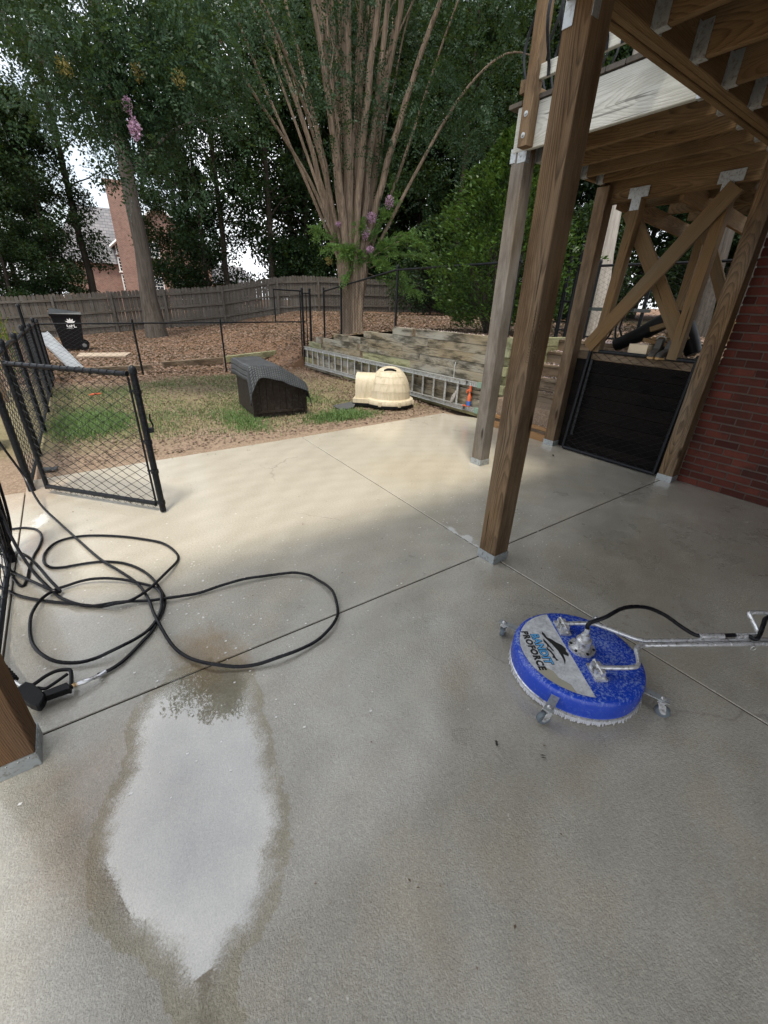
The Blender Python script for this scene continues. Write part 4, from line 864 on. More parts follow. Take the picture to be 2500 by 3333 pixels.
gun = thing('spray_gun', 'black pressure-washer trigger gun lying beside the corner post', 'spray gun', (-.4, 1.88, 0))
body = [(-0.524, 1.933), (-0.487, 1.962), (-0.46, 1.932), (-0.44, 1.889), (-0.425, 1.856), (-0.417, 1.825), (-0.424, 1.799), (-0.435, 1.779), (-0.447, 1.785), (-0.47, 1.813), (-0.496, 1.863)]
def soft(poly, z0, z1, b=.004):
    c = np.mean(poly, 0); P = np.array(poly); I = c + (P-c)*.9; n = len(P)
    v = [(*p, z0) for p in I] + [(*p, z0+b) for p in P] + [(*p, z1-b) for p in P] + [(*p, z1) for p in I]
    f = [(k*n+(i+1) % n, k*n+i, (k+1)*n+i, (k+1)*n+(i+1) % n) for k in range(3) for i in range(n)] + [tuple(range(n)), tuple(range(4*n-1, 3*n-1, -1))]
    return MB().add(v, f)
soft(body, .022, .062).build('body', M['blackplastic'], gun)
soft([(-0.427, 1.863), (-0.341, 1.866), (-0.327, 1.832), (-0.329, 1.813), (-0.34, 1.82), (-0.417, 1.822)], .026, .056).build('grip', M['blackplastic'], gun)
MB().tube(smooth_path([(-.47, 1.939, .042), (-.451, 1.95, .042), (-.418, 1.972, .042), (-.377, 1.98, .042), (-.335, 1.96, .042), (-.326, 1.937, .042), (-.326, 1.88, .042), (-.329, 1.83, .042)], 3), .0085, 7).build('trigger_guard', M['blackplastic'], gun, True)
MB().tube(smooth_path([(-.45, 1.914, .042), (-.424, 1.89, .042), (-.397, 1.897, .042), (-.339, 1.933, .042)], 4), .0075, 7).build('trigger', M['blackplastic'], gun, True)
ft = [(-.328, 1.845, .041), (-.307, 1.846, .04), (-.283, 1.848, .037), (-.248, 1.857, .03), (-.226, 1.864, .025), (-.2, 1.884, .02)]
MB().tube(ft[:2], .0085, 8).tube([(-.318, 1.845, .04), (-.312, 1.846, .04)], .0125, 6).build('brass_fitting', plain('brass', (.42, .29, .16), .35, .9), gun, True)
MB().tube(ft[1:4], [.0095, .012, .008], 8).build('coupler', M['steel'], gun, True); MB().tube(ft[3:], .0098, 8).build('hose_ferrule', M['steel'], gun, True)
lz = [(-.503, 1.954, .045), (-.527, 1.988, .06), (-.57, 2.08, .09), (-.66, 2.26, .17)]
MB().tube(lz[:2], .009, 8).build('lance_joint', M['steel'], gun, True)
P_ = smooth_path([(-.527, 1.988, .06), (-.57, 2.08, .09), (-.66, 2.26, .17)], 12); MB().tube(P_, [.021 if i % 2 else .0175 for i in range(len(P_))], 10).build('lance_sleeve', M['blackplastic'], gun)

# ------------------------------------------------------------------ surface cleaner
CX, CY, CR = 1.69, .665, .30
sc_ = thing('surface_cleaner', 'round blue pressure-washer surface cleaner with casters and steel handle', 'surface cleaner', (CX, CY, 0))
def bluemat():
    t = NT('scuffed_blue_paint'); p = t.pos(); s = t.n('SeparateXYZ', {0: t.n('NewGeometry').outputs['Normal']})
    n1 = t.noise(p, 75., 9, .75); n2 = t.noise(t.vadd(p, (5, 1, 2)), 9., 4)
    k = t.math('MULTIPLY', t.ramp(t.math('MULTIPLY_ADD', n2, .25, n1), [(.62, 0.), (.74, 1.)]), t.ramp(s.outputs[2], [(.3, .10), (.9, .75)]))
    c = t.mix(k, (.008, .045, .38), (.27, .35, .52))
    return t.out(Base_Color=c, Roughness=t.math('MULTIPLY_ADD', k, .35, .24), Specular_IOR_Level=.5, Normal=t.bump(n1, .08, .002))
M['blue'] = bluemat()
MB().lathe([(CR-.012, .030), (CR, .030), (CR+.002, .05), (CR, .105), (CR-.004, .118), (CR-.012, .127), (CR-.024, .131), (CR-.06, .132), (.001, .134)], 72, (CX, CY, 0)).build('housing', M['blue'], sc_, 50)
MB().lathe([(CR+.003, .024), (CR+.006, .026), (CR+.006, .034), (CR+.003, .036)], 72, (CX, CY, 0)).build('rim_band', M['steel'], sc_, True)
m_ = MB(); n = 260
for i in range(n):                                          # brush skirt tufts
    a = 2*math.pi*i/n; w = math.pi/n*.95; zb = .002 + .009*abs(math.sin(i*3.1))*random.random(); r0 = CR-.002; r1 = CR + .005 + random.uniform(-.003, .006)
    for dr in (0, -.008): m_.add([(CX+(r0+dr)*math.cos(a-w), CY+(r0+dr)*math.sin(a-w), .032), (CX+(r0+dr)*math.cos(a+w), CY+(r0+dr)*math.sin(a+w), .032), (CX+(r1+dr)*math.cos(a+w*.8), CY+(r1+dr)*math.sin(a+w*.8), zb), (CX+(r1+dr)*math.cos(a-w*.8), CY+(r1+dr)*math.sin(a-w*.8), zb)], [(0, 1, 2, 3)])
m_.build('brush_skirt', plain('white_bristle', (.5, .5, .53), .7, 0, .2, 30), sc_)
nv = Vector((-.84, .54, 0)).normalized(); tv = Vector((-nv.y, nv.x, 0))   # label chord normal, reading direction
if tv.dot(Vector((-.54, -.84, 0))) < 0: tv = -tv
upd = -nv
ZT = .1345
def LP(t, n, z=ZT): q = Vector((CX, CY, 0)) + tv*t + nv*n; return (q.x, q.y, z)
rl = CR-.027; n0 = .047; th = math.acos(n0/rl)
seg = [(rl*math.sin(a), rl*math.cos(a)) for a in np.linspace(-th, th, 40)]
def decalmat():
    t = NT('scuffed_label'); p = t.pos(); n1 = t.noise(p, 26., 9, .75); c = t.mix(t.ramp(n1, [(.35, 0.), (.62, 1.)]), (.33, .34, .35), (.62, .64, .65))
    c = t.mix(t.ramp(t.noise(t.vadd(p, (1, 2, 3)), 70., 6, .7), [(.30, .7), (.42, 0.)]), c, (.12, .12, .12))
    return t.out(Base_Color=c, Roughness=.35, Specular_IOR_Level=.5)
dec = MB().add([LP(t, n) for t, n in seg], [tuple(range(40))]).build('label', decalmat(), sc_); dec['label'] = 'scuffed white label with blue and black lettering'
wet = [(.30*0+rl*math.sin(a), rl*math.cos(a)) for a in np.linspace(.45, 1.12, 14)] + [(.20, .125), (.16, .165), (.125, .172), (.10, .2)]
MB().add([LP(t, n, ZT+.0004) for t, n in wet], [tuple(range(len(wet)))]).build('wet_patch', plain('wet_label_beige', (.36, .34, .27), .1), sc_)
black = plain('black_print', (.012, .012, .012), .5, 0, .1); cyan = plain('light_blue_print', (.09, .33, .62), .5, 0, .1)
def tm(t, n, z=ZT+.0008): return frame(LP(t, n, z), tv, upd)
text('PROFORCE', .046, tm(-.138, .234), black, dec, off=.0024, shear=.0, spacing=1.14, ext=.0003)
text('BANDIT', .053, tm(-.118, .192), black, dec, off=.0042, spacing=1.06, ext=.0002); text('BANDIT', .053, tm(-.118, .192, ZT+.0016), cyan, dec, off=.0012, spacing=1.06, ext=.0003)
hat = [[(-.135, .125), (-.12, .133), (-.09, .128), (-.05, .112), (.0, .098), (.05, .096), (.085, .102), (.06, .088), (.02, .082), (.035, .062), (.02, .055), (.0, .06), (-.015, .054), (-.04, .062), (-.06, .085), (-.08, .098), (-.095, .117), (-.115, .118)],
       [(-.085, .138), (-.06, .131), (-.03, .124), (.005, .118), (-.005, .127), (-.03, .133), (-.02, .142), (-.045, .138), (-.06, .145), (-.075, .143)],
       [(-.03, .146), (-.005, .134), (.02, .128), (.045, .128), (.06, .12), (.062, .135), (.05, .134), (.04, .145), (.03, .136), (.01, .139), (-.01, .15)]]
for h in hat: MB().add([LP(t, n, ZT+.0009) for t, n in h], [tuple(range(len(h)))]).build('hat_emblem', black, dec)
hub = MB().lathe([(.001, .134), (.062, .134), (.062, .146), (.042, .148), (.036, .152), (.035, .195), (.030, .20), (.022, .202), (.019, .225), (.012, .228), (.012, .262), (.0, .264)], 28, (1.72, .665, 0)).build('swivel_hub', M['steel'], sc_, 40)
for k in range(6):
    a = k*math.pi/3; MB().lathe([(.007, .146), (.007, .151), (.003, .152)], 8, (1.72+.052*math.cos(a), .665+.052*math.sin(a), 0)).build('bolt', M['black'], hub, True)
# handle geometry: clamps, two bent tubes, mast
hd = Vector((.72, -.52, 0)).normalized(); pd = Vector((-hd.y, hd.x, 0)); C0 = Vector((CX, CY, 0))
def HP(a, b, z): q = C0 + hd*a + pd*b; return (q.x, q.y, z)
for b_ in (.155, -.135):
    m_ = MB(); Mx = frame(HP(-.02 if b_ > 0 else .03, b_, .134), hd, pd)
    m_.box((0, 0, .006), (.055, .10, .012), Mx).box((0, .022, .026), (.04, .022, .03), Mx).box((0, -.022, .026), (.04, .022, .03), Mx)
    m_.tube([Mx @ Vector((0, -.045, .034)), Mx @ Vector((0, .045, .034))], .009, 8)
    for s in (-.038, .038): m_.lathe([(.008, .012), (.008, .018), (.004, .02)], 6, M=Mx @ Matrix.Translation((.015, s, 0)))
    m_.build('clamp', M['steel'], sc_, True)
t1 = smooth_path([HP(-.02, .155, .168), HP(.08, .155, .175), HP(.15, .14, .18), HP(.26, .045, .195), HP(.31, .018, .2), HP(.40, .0135, .205), HP(1.3, .0135, .26)], 6)
t2 = smooth_path([HP(.03, -.135, .168), HP(.17, -.135, .175), HP(.215, -.12, .178), HP(.235, -.08, .185), HP(.25, -.035, .192), HP(.29, -.0155, .198), HP(.40, -.0135, .205), HP(1.3, -.0135, .26)], 6)
MB().tube(t1, .011, 10).build('handle_tube', M['steel'], sc_, True); MB().tube(t2, .011, 10).build('handle_tube', M['steel'], sc_, True)
H3 = lambda a, b, dz=0: HP(a, b, .205 + (a-.4)*.0611 + dz)
MB().tube(smooth_path([(1.72, .665, .25), (1.722, .667, .29), HP(.10, .03, .325), HP(.2, .075, .345), HP(.32, .10, .335), HP(.42, .095, .30), HP(.5, .07, .255), HP(.545, .045, .235), HP(.57, .025, .235), H3(.63, .02, .022), H3(.78, .02, .024), (2.33, .182, .262), (2.375, .182, .285), (2.41, .19, .31), (2.45, .19, .335), (2.56, .12, .36)], 5), .0098, 9).build('jumper_hose', M['hose'], sc_, True)
for a in (.57, .74): MB().tube([H3(a, .018, .022), H3(a+.11, .018, .022)], .0145, 10).build('hose_sleeve', M['steel'], sc_, True)
MB().tube(smooth_path([(2.36, .19, .238), (2.38, .182, .255), (2.393, .21, .29), (2.401, .247, .325), (2.41, .25, .335), (2.43, .236, .339), (2.50, .176, .34), (2.62, .08, .335)], 4), .011, 9).build('handle_grip_bar', M['steel'], sc_, True)
MB().tube([H3(.80+.012*math.cos(t), -.03, .012*math.sin(t)-.01) for t in np.linspace(0, 6.1, 14)], .0015, 5).build('split_ring', M['steel'], sc_)
def caster(ang, swivel):
    d = Vector((math.cos(ang), math.sin(ang), 0)); s = Vector((-d.y, d.x, 0)); C1 = C0 + d*(CR+.075); W_ = Vector((math.cos(swivel), math.sin(swivel), 0))
    Mx = frame(C0 + d*(CR+.035) + Vector((0, 0, .094)), d, s)
    arm = MB().box((.005, 0, 0), (.12, .035, .005), Mx).box((-.052, 0, -.02), (.005, .035, .045), Mx).build('caster_arm', M['galv'], sc_)
    c = C1; MB().lathe([(.011, .092), (.011, .102), (.005, .106)], 8, (c.x, c.y, 0)).lathe([(.016, .074), (.019, .078), (.019, .088), (.014, .092)], 14, (c.x, c.y, 0)).build('swivel', M['steel'], arm, True)
    wc = c + W_*.014; side = Vector((-W_.y, W_.x, 0)); fk = MB()
    for k in (-1, 1):
        q = side*(.0155*k); fk.add([(c+q+W_*e+Vector((0, 0, z)))[:] for e, z in ((-.014, .076), (.016, .076), (.028, .03), (.014, .022), (-.002, .04))] + [(c+q*1.14+W_*e+Vector((0, 0, z)))[:] for e, z in ((-.014, .076), (.016, .076), (.028, .03), (.014, .022), (-.002, .04))], [(0, 1, 2, 3, 4), (9, 8, 7, 6, 5)] + [(i, 5+i, 5+(i+1) % 5, (i+1) % 5) for i in range(5)])
    fk.box((c.x, c.y, .0765), (.03, .03, .004)).build('caster_fork', M['steel'], arm)
    Mw = frame(wc + Vector((0, 0, .030)), W_, (0, 0, 1))
    MB().lathe([(.012, -.011), (.026, -.012), (.030, -.007), (.030, .007), (.026, .012), (.012, .011)], 22, M=Mw).build('caster_wheel', M['rubber'], arm, True)
    MB().lathe([(.005, -.018), (.005, .018)], 8, M=Mw).build('axle', M['steel'], arm, True)
a0 = math.atan2(-.1, -.35)
for k, sw in enumerate((2.6, -1.2, -.9, .6)): caster(a0 + k*math.pi/2, sw)

# ------------------------------------------------------------------ foliage
def unit(v): return v/(np.linalg.norm(v, axis=-1, keepdims=True)+1e-9)
def leaf_quads(P, D, N, L, Wd, fold=.18):                   # base point, axis, normal -> folded diamond leaves
    D = unit(D); S = unit(np.cross(D, N)); N = np.cross(S, D); L = np.asarray(L)[:, None]; Wd = np.asarray(Wd)[:, None]
    mid = P + D*L*.48; return np.stack([P, mid + S*Wd*.5 + N*Wd*fold, P + D*L - N*L*.08, mid - S*Wd*.5 + N*Wd*fold], 1)
def blob_leaves(rg, C, rad, n, L, flat=.7, up=.6, wr=.55):
    k = rg.integers(0, len(C), n); o = rg.normal(0, 1, (n, 3)); o = unit(o)*(rg.random((n, 1))**.45); o[:, 2] *= flat
    P = C[k] + o*np.asarray(rad)[k][:, None]; D = rg.normal(0, 1, (n, 3)); D[:, 2] -= .25; D += o*.8
    N = rg.normal(0, 1, (n, 3))*.8; N[:, 2] += up; l = L*rg.uniform(.65, 1.3, n); return leaf_quads(P, D, N, l, l*wr)
def limb(m_, p0, p1, r0, r1, rg, bend=.25, n=9):
    p0, p1 = np.array(p0, float), np.array(p1, float); d = p1-p0; L = np.linalg.norm(d); t = np.linspace(0, 1, n)[:, None]
    j = (rg.normal(0, bend*L*.16, (1, 3)) + np.cos(t*math.pi*2)*rg.normal(0, bend*L*.09, (1, 3))); sag = np.array([0, 0, 1.])*np.sin(t*math.pi)*L*bend*.25
    P = p0 + d*t + j*np.sin(t*math.pi) + sag; m_.tube(P, np.interp(np.linspace(0, 1, n), [0, 1], [r0, r1]), 7, caps=True); return P
PROTO = {}
def make_proto(key, seed, H, tr, z0, rxy, nclump, crad, nleaf, leaf, lm, bm, top=None, flat=.7, lean=.0):
    rg = np.random.default_rng(seed); t = MB(); zz = np.linspace(0, 1, 14); tx = rg.normal(0, .12, 14).cumsum()*.5*lean + rg.normal(0, .05, 14); ty = rg.normal(0, .05, 14)
    tx[0] = ty[0] = 0; P = np.stack([tx, ty, zz*H*.93], 1); rad = tr*(1-.82*zz); rad[0] *= 1.45; rad[1] *= 1.08; t.tube(P, rad, 12)
    C = []; R_ = []
    for i in range(nclump):
        h = rg.random()**.85; z = z0 + (H-z0)*h; e = rxy*math.sin(math.pi*min(1, .16+.84*h))**.6*(1.05-.35*h); a = rg.random()*6.283; r = e*math.sqrt(rg.random())
        C.append((r*math.cos(a), r*math.sin(a), z)); R_.append(crad*rg.uniform(.6, 1.25))
    C = np.array(C); R_ = np.array(R_)
    for i in rg.choice(nclump, min(nclump, 34), False):
        c = C[i]; hz = max(z0*.75, c[2]-np.hypot(c[0], c[1])*.55); q = np.array([np.interp(hz, P[:, 2], P[:, 0]), np.interp(hz, P[:, 2], P[:, 1]), min(hz, H*.9)])
        limb(t, q, c, tr*.28*(1-.6*hz/H), .012, rg)
    tm_ = t.mesh('trunk', True); tm_.materials.append(bm)
    cm_ = quads_mesh('crown', blob_leaves(rg, C, R_, nleaf, leaf, flat)); cm_.materials.append(lm); PROTO[key] = (tm_, cm_)
def tree(key, x, y, s, rot, label, group=None, sz=None, zoff=-.1, name='tree', cat='tree'):
    z = float(zg(x, y)) + zoff; t = thing(name, label, cat, (x, y, z), group); Mx = Matrix.Translation((x, y, z)) @ Matrix.Rotation(rot, 4, 'Z') @ Matrix.Diagonal((s, s, sz or s, 1))
    if PROTO[key][0]: link('trunk', PROTO[key][0], Mx, t)
    link('crown', PROTO[key][1], Mx, t); return t
make_proto('oak', 3, 19, .30, 5.6, 5.4, 120, 1.0, 25000, .17, M['leaf_oak'], M['bark'])
make_proto('dense', 4, 15, .17, 1.2, 3.9, 130, 1.1, 30000, .21, M['leaf_dark'], M['bark_dark'])
make_proto('tall', 5, 20, .19, 5.5, 4.0, 105, .95, 21000, .18, M['leaf_oak'], M['bark_dark'])
make_proto('pine', 6, 17, .2, 2., 3.6, 110, .95, 24000, .22, M['leaf_pine'], M['bark_dark'], flat=.45)
make_proto('shrub', 7, 3.6, .05, .3, 1.7, 60, .6, 14000, .13, M['leaf_dark'], M['bark_dark'])
tree('oak', 3.15, 20.6, 1.0, .4, sz=1.16, label='tall oak with a thick straight trunk in front of the wooden fence')
tree('tall', 1.75, 28.5, .95, 1.3, 'tree with a mid-brown trunk just behind the fence left of the oak')
tree('dense', 7.2, 27.2, .8, 2.2, 'dark leafy tree directly right of the oak before the brick house')
tree('tall', 8.2, 26.9, .9, 4.0, 'slim dark-trunked tree behind the fence midway to the flowering tree', None)
tree('tall', 10.6, 26.0, 1.0, 5.1, 'very straight slender tree left of the flowering tree')
tree('dense', 6.9, 31.0, .62, .2, 'low dark tree half hiding the brick house windows')
for i, (x, y, s) in enumerate(((-4.5, 33, .8), (-1.6, 37, .75), (.2, 43, .62))):
    tree('pine', x, y, s, i*1.9, 'soft blue-green pine at the far left behind the fence', 'pines at the far left')
tree('dense', .35, 28.3, .62, 2.6, 'broad leafy tree behind the fence hiding the left end of the brick house')
tree('dense', -1.5, 27.4, .55, 4.1, 'round leafy tree at the left edge just behind the fence')
tree('dense', -3.6, 31.5, .5, .9, 'low bushy tree at the far left just above the fence')
WL = 'dark woodland tree behind the fence on the right'
rgw = random.Random(11)
spots = [(13.2, 27, 'dense', 1.0), (15.8, 26.2, 'tall', 1.0), (18.2, 27.2, 'dense', 1.1), (20.6, 25.6, 'tall', 1.05), (22.4, 27.5, 'dense', 1.15), (25.5, 25.8, 'dense', 1.1), (28, 23, 'tall', 1.1), (24, 20, 'dense', 1.0), (27, 17.5, 'tall', 1.0), (22, 15.5, 'dense', .95), (26, 13, 'dense', 1.0), (21, 11.5, 'tall', .9), (24, 9, 'dense', .95), (28, 8.5, 'tall', 1.0), (20, 7.0, 'dense', .8), (17.5, 18.5, 'tall', .85), (19.5, 31, 'dense', 1.2), (14.5, 32, 'dense', 1.2), (26, 31, 'dense', 1.2), (31, 27, 'dense', 1.2), (33, 19, 'dense', 1.2), (34, 12, 'dense', 1.2), (30, 5, 'dense', 1.1), (22, 3.5, 'tall', .9), (27, 2, 'dense', 1.)]
for i, (x, y, k, s) in enumerate(spots): tree(k, x, y, s, rgw.random()*6.28, WL, 'woodland trees behind the fence on the right')
for i, (x, y, s) in enumerate(((12.2, 25.4, 1.0), (14.3, 24.6, 1.15), (16.7, 25.3, 1.2), (19.4, 24.2, 1.2), (22.3, 24.8, 1.2), (17.2, 14.5, 1.2), (15.2, 17.5, 1.1), (19.5, 18.5, 1.2), (15.5, 9.8, 1.0), (17.5, 6.0, 1.1), (16, 3.2, 1.1), (20.5, 13.5, 1.2))):
    tree('shrub', x, y, s, i*1.3, 'dark understorey shrub among the woodland trunks', 'understorey shrubs', name='shrub', cat='shrub')
# pale trunk on the terrace and a few trunks beyond the steps
pt = thing('tree', 'tree with pale rough trunk standing behind the terrace fence', 'tree', (8.25, 4.75, 1.1)); rg0 = np.random.default_rng(21); m_ = MB()
m_.tube([(8.27, 4.72, 1.05), (8.24, 4.76, 1.5), (8.16, 4.84, 2.6), (8.10, 4.90, 4.2), (8.05, 4.95, 8.0)], [.24, .185, .165, .155, .10], 14); m_.build('trunk', M['bark_pale'], pt, True)
Cc = np.stack([rg0.normal(8.6, 1.3, 40), rg0.normal(5.2, 1.2, 40), rg0.uniform(6.2, 9.5, 40)], 1)
link('crown', quads_mesh('crown', blob_leaves(rg0, Cc, np.full(40, .7), 9000, .13)), Matrix.Identity(4), pt, M['leaf_oak'])
for i, (x, y, r, lab) in enumerate(((11.5, 4.2, .17, 'grey trunk on the slope seen through the crossed braces'), (13.0, 4.0, .15, 'thinner trunk on the slope beyond the crossed braces'), (12.4, 2.9, .2, 'dark trunk on the slope right of the braces'))):
    z = float(zterr(x, y)); t = thing('tree', lab, 'tree', (x, y, z)); m_ = MB().tube([(x, y, z-.1), (x-.05, y+.05, z+1.2), (x-.1, y+.15, z+4), (x-.2, y+.1, z+9)], [r*1.3, r, r*.85, r*.4], 10); m_.build('trunk', M['bark'], t, True)
    Cc = np.stack([rg0.normal(x, 1.2, 26), rg0.normal(y, 1.2, 26), rg0.uniform(z+4, z+8.5, 26)], 1); link('crown', quads_mesh('crown', blob_leaves(rg0, Cc, np.full(26, .8), 5000, .14)), Matrix.Identity(4), t, M['leaf_oak'])

# crape myrtle: fluted trunk, fan of stems, leafy sprays, blossoms
def sprigs(rg, B, D, n=14, L=.34, leaf=.052, droop=.35):     # pinnate sprays: base points B, directions D
    k = len(B); D = unit(D); S = unit(np.cross(D, rg.normal(0, 1, (k, 3)))); N = np.cross(S, D); N = np.where(N[:, 2:3] < 0, -N, N); S = np.cross(D, N)
    Ls = L*rg.uniform(.6, 1.25, k); out = []
    for i in range(n):
        t = (i//2+.6)/(n/2+.3); sg = 1 if i % 2 else -1
        if i == n-1: sg = 0
        P = B + D*(Ls*t)[:, None] - np.array([0, 0, 1.])*(droop*Ls*t*t)[:, None]
        d = S*sg + D*(.55 if sg else 1.) + rg.normal(0, .18, (k, 3)); nn = N + rg.normal(0, .3, (k, 3)); l = leaf*rg.uniform(.75, 1.2, k)*(1.05-.35*t); out.append(leaf_quads(P, d, nn, l, l*.56, .12))
    return np.concatenate(out)
cmx, cmy, cmz = 5.98, 9.80, .93
cmt = thing('crape_myrtle', 'many-stemmed crape myrtle with fluted tan trunk and lilac blossoms', 'tree', (cmx, cmy, cmz)); rg = np.random.default_rng(33)
m_ = MB(); nA = 72; v = []; lev = [(-.12, .36), (.0, .30), (.12, .255), (.4, .24), (.8, .26), (1.1, .30), (1.35, .335), (1.5, .33), (1.62, .26), (1.7, .12)]
for z, r in lev:
    for a in np.arange(nA)*2*math.pi/nA:
        q = r*(1 + .10*math.sin(9*a+z*.5) + .07*math.sin(15*a+1.3) + .05*math.sin(4*a+z) + (.06*math.sin(21*a+z*5) if z > 1 else 0)); v.append((cmx+q*math.cos(a), cmy+q*math.sin(a), cmz+z + (.05*math.sin(9*a) if z > 1.2 else 0)))
fT = [(i*nA+k, i*nA+(k+1) % nA, (i+1)*nA+(k+1) % nA, (i+1)*nA+k) for i in range(len(lev)-1) for k in range(nA)] + [tuple((len(lev)-1)*nA+k for k in range(nA))]
m_.add(v, fT).build('trunk', M['bark_myrtle'], cmt, True)
tips = []
NS = 36
for i in range(NS):
    a = i*2.39996; q = math.sqrt((i+.5)/NS); r0 = .04 + .25*q; st = np.array([cmx+r0*math.cos(a), cmy+r0*math.sin(a), cmz+1.32+rg.uniform(-.1, .2)])
    til = (.02+.29*q**2.2)*rg.uniform(.5, 1.4); Ln = rg.uniform(4.6, 6.6); dx = np.array([math.cos(a), math.sin(a), 0])
    P = []; n = 16; cur = rg.normal(0, .05)
    for k in range(n+1):
        t = k/n; ang = til*(.75+.55*t); P.append(st + dx*(Ln*t*math.tan(ang)*.85) + np.array([0, 0, Ln*t]) + np.array([-dx[1], dx[0], 0])*cur*Ln*t*t + rg.normal(0, .012, 3)*(t > .05))
    P = np.array(P); r = .052*rg.choice([.55, .9, 1.1, 1.3, 1.45]); MB().tube(P, r*(1.15-.75*np.linspace(0, 1, n+1)), 7).build('stem', M['bark_myrtle'], cmt, True)
    tips += [P[-1], P[-3], P[-5]]
    if rg.random() < .8:
        b0 = P[rg.integers(6, 12)]; e = b0 + dx*rg.uniform(.3, .9) + rg.normal(0, .25, 3) + [0, 0, rg.uniform(.9, 1.6)]; mm = MB(); limb(mm, b0, e, .018, .006, rg, .3, 7); mm.build('twig', M['bark_myrtle'], cmt, True); tips.append(e)
# long arching side branches
arcs = [[(5.7, 10.0, 2.6), (5.2, 10.2, 3.7), (4.3, 10.3, 5.3), (3.6, 9.9, 6.1), (2.6, 9.1, 6.4)], [(5.7, 9.9, 2.6), (5.0, 9.9, 3.9), (3.9, 9.7, 4.9), (2.7, 9.0, 5.5), (1.5, 8.4, 5.3)], [(5.75, 9.8, 2.6), (4.9, 9.4, 4.4), (3.7, 8.6, 5.6), (2.6, 7.9, 5.7), (1.9, 7.5, 5.1)],
        [(6.3, 9.5, 2.6), (7.0, 8.9, 4.2), (7.5, 8.2, 5.4), (8.0, 7.6, 5.95), (8.7, 7.2, 5.9)], [(6.25, 9.6, 2.6), (6.8, 9.1, 4.4), (7.3, 8.6, 6.3), (7.6, 8.0, 7.6)], [(5.8, 10.0, 2.6), (5.3, 10.6, 4.5), (4.6, 11.0, 6.4), (4.0, 11.0, 7.4)]]
arcpts = []
for A in arcs:
    P = smooth_path(A, 6); MB().tube(P, np.linspace(.042, .008, len(P)), 8).build('stem', M['bark_myrtle'], cmt, True); arcpts.append(P[len(P)//3:])
# leafy masses: a drooping curtain to the left, lighter sprays to the right, the top crown above the frame
def gauss(c, s, k): return rg.normal(0, 1, (k, 3))*np.array(s) + np.array(c)
cl = np.concatenate([gauss((1.35, 8.1, 4.5), (.75, .55, .55), 46), gauss((2.5, 8.5, 4.9), (.8, .6, .5), 40), gauss((.4, 8.3, 4.9), (.7, .6, .5), 30), gauss((3.3, 9.3, 5.9), (.8, .7, .5), 26), gauss((1.8, 8.2, 3.9), (.55, .4, .35), 16), gauss((7.6, 8.1, 5.6), (.8, .6, .7), 34), gauss((6.0, 9.3, 5.6), (1.2, .5, .7), 22), gauss((6.2, 9.2, 4.4), (.6, .3, .4), 9), gauss((1.45, 7.95, 4.0), (.3, .2, .3), 16), gauss((2.0, 7.9, 4.3), (.3, .2, .25), 8), np.array(tips)[rg.random(len(tips)) < .5] + rg.normal(0, .25, (0, 3)).sum(0), gauss((5.7, 9.5, 7.9), (2.1, 1.6, .8), 130)])
B = []; D = []
for c in cl:
    k = rg.integers(16, 28); o = unit(rg.normal(0, 1, (k, 3)))*rg.random((k, 1))**.4*.42; o[:, 2] *= .8; B.append(c+o); d = o*2.2 + rg.normal(0, .5, (k, 3)); d[:, 2] -= .35; D.append(d)
B = np.concatenate(B); D = np.concatenate(D)
keep = ~((B[:, 2] > 1.05*(B[:, 1]-1.1)+.15) & (B[:, 0] < 2.6))   # the crown stops where the sky opens over the patio
B, D = B[keep], D[keep]
link('crown', quads_mesh('crown', sprigs(rg, B, D, 12, .30, .058)), Matrix.Identity(4), cmt, M['leaf_myrtle'])
# lower sprouts round the trunk
sp = [((6.05, 9.4, 2.55), (5.35, 9.7, 2.75)), ((6.1, 9.4, 2.6), (5.6, 9.45, 2.2)), ((6.2, 9.4, 2.6), (7.4, 8.5, 2.6)), ((6.2, 9.4, 2.7), (6.9, 8.8, 3.1)), ((6.2, 9.4, 2.5), (7.6, 8.3, 2.45)), ((6.1, 9.4, 2.8), (6.5, 9.1, 3.6)), ((6.0, 9.4, 2.9), (5.9, 9.5, 3.3)), ((6.2, 9.4, 2.4), (6.8, 8.9, 2.2)), ((6.2, 9.5, 2.3), (7.1, 8.7, 1.9)), ((5.8, 9.7, 2.8), (5.2, 10.1, 3.1)), ((6.2, 9.5, 2.9), (6.7, 9.3, 4.0)), ((5.9, 9.5, 2.6), (5.5, 9.4, 2.65)), ((6.2, 9.4, 2.6), (6.6, 9.0, 2.75)), ((6.1, 9.4, 2.5), (6.4, 9.1, 2.45))]
B = []; D = []; tw = MB()
for a, b in sp:
    P = limb(tw, a, b, .008, .003, rg, .5, 9)
    for k in range(1, 9):
        for _ in range(7): B.append(P[k]); D.append((P[k]-P[k-1])*4 + rg.normal(0, .22, 3) + [0, 0, .05])
tw.build('sprout_twigs', M['bark_myrtle'], cmt, True)
link('sprout_leaves', quads_mesh('sprout_leaves', sprigs(rg, np.array(B), np.array(D), 13, .26, .062, .3)), Matrix.Identity(4), cmt, M['leaf_bright'])
def blossom(c, s, n, mat, nm='blossom'):
    o = unit(rg.normal(0, 1, (n, 3)))*rg.random((n, 1))**.33*np.array(s); P = np.array(c)+o; l = rg.uniform(.018, .034, n)
    link(nm, quads_mesh(nm, leaf_quads(P, rg.normal(0, 1, (n, 3)), rg.normal(0, 1, (n, 3)), l, l*.9)), Matrix.Identity(4), cmt, mat)['kind'] = 'stuff'
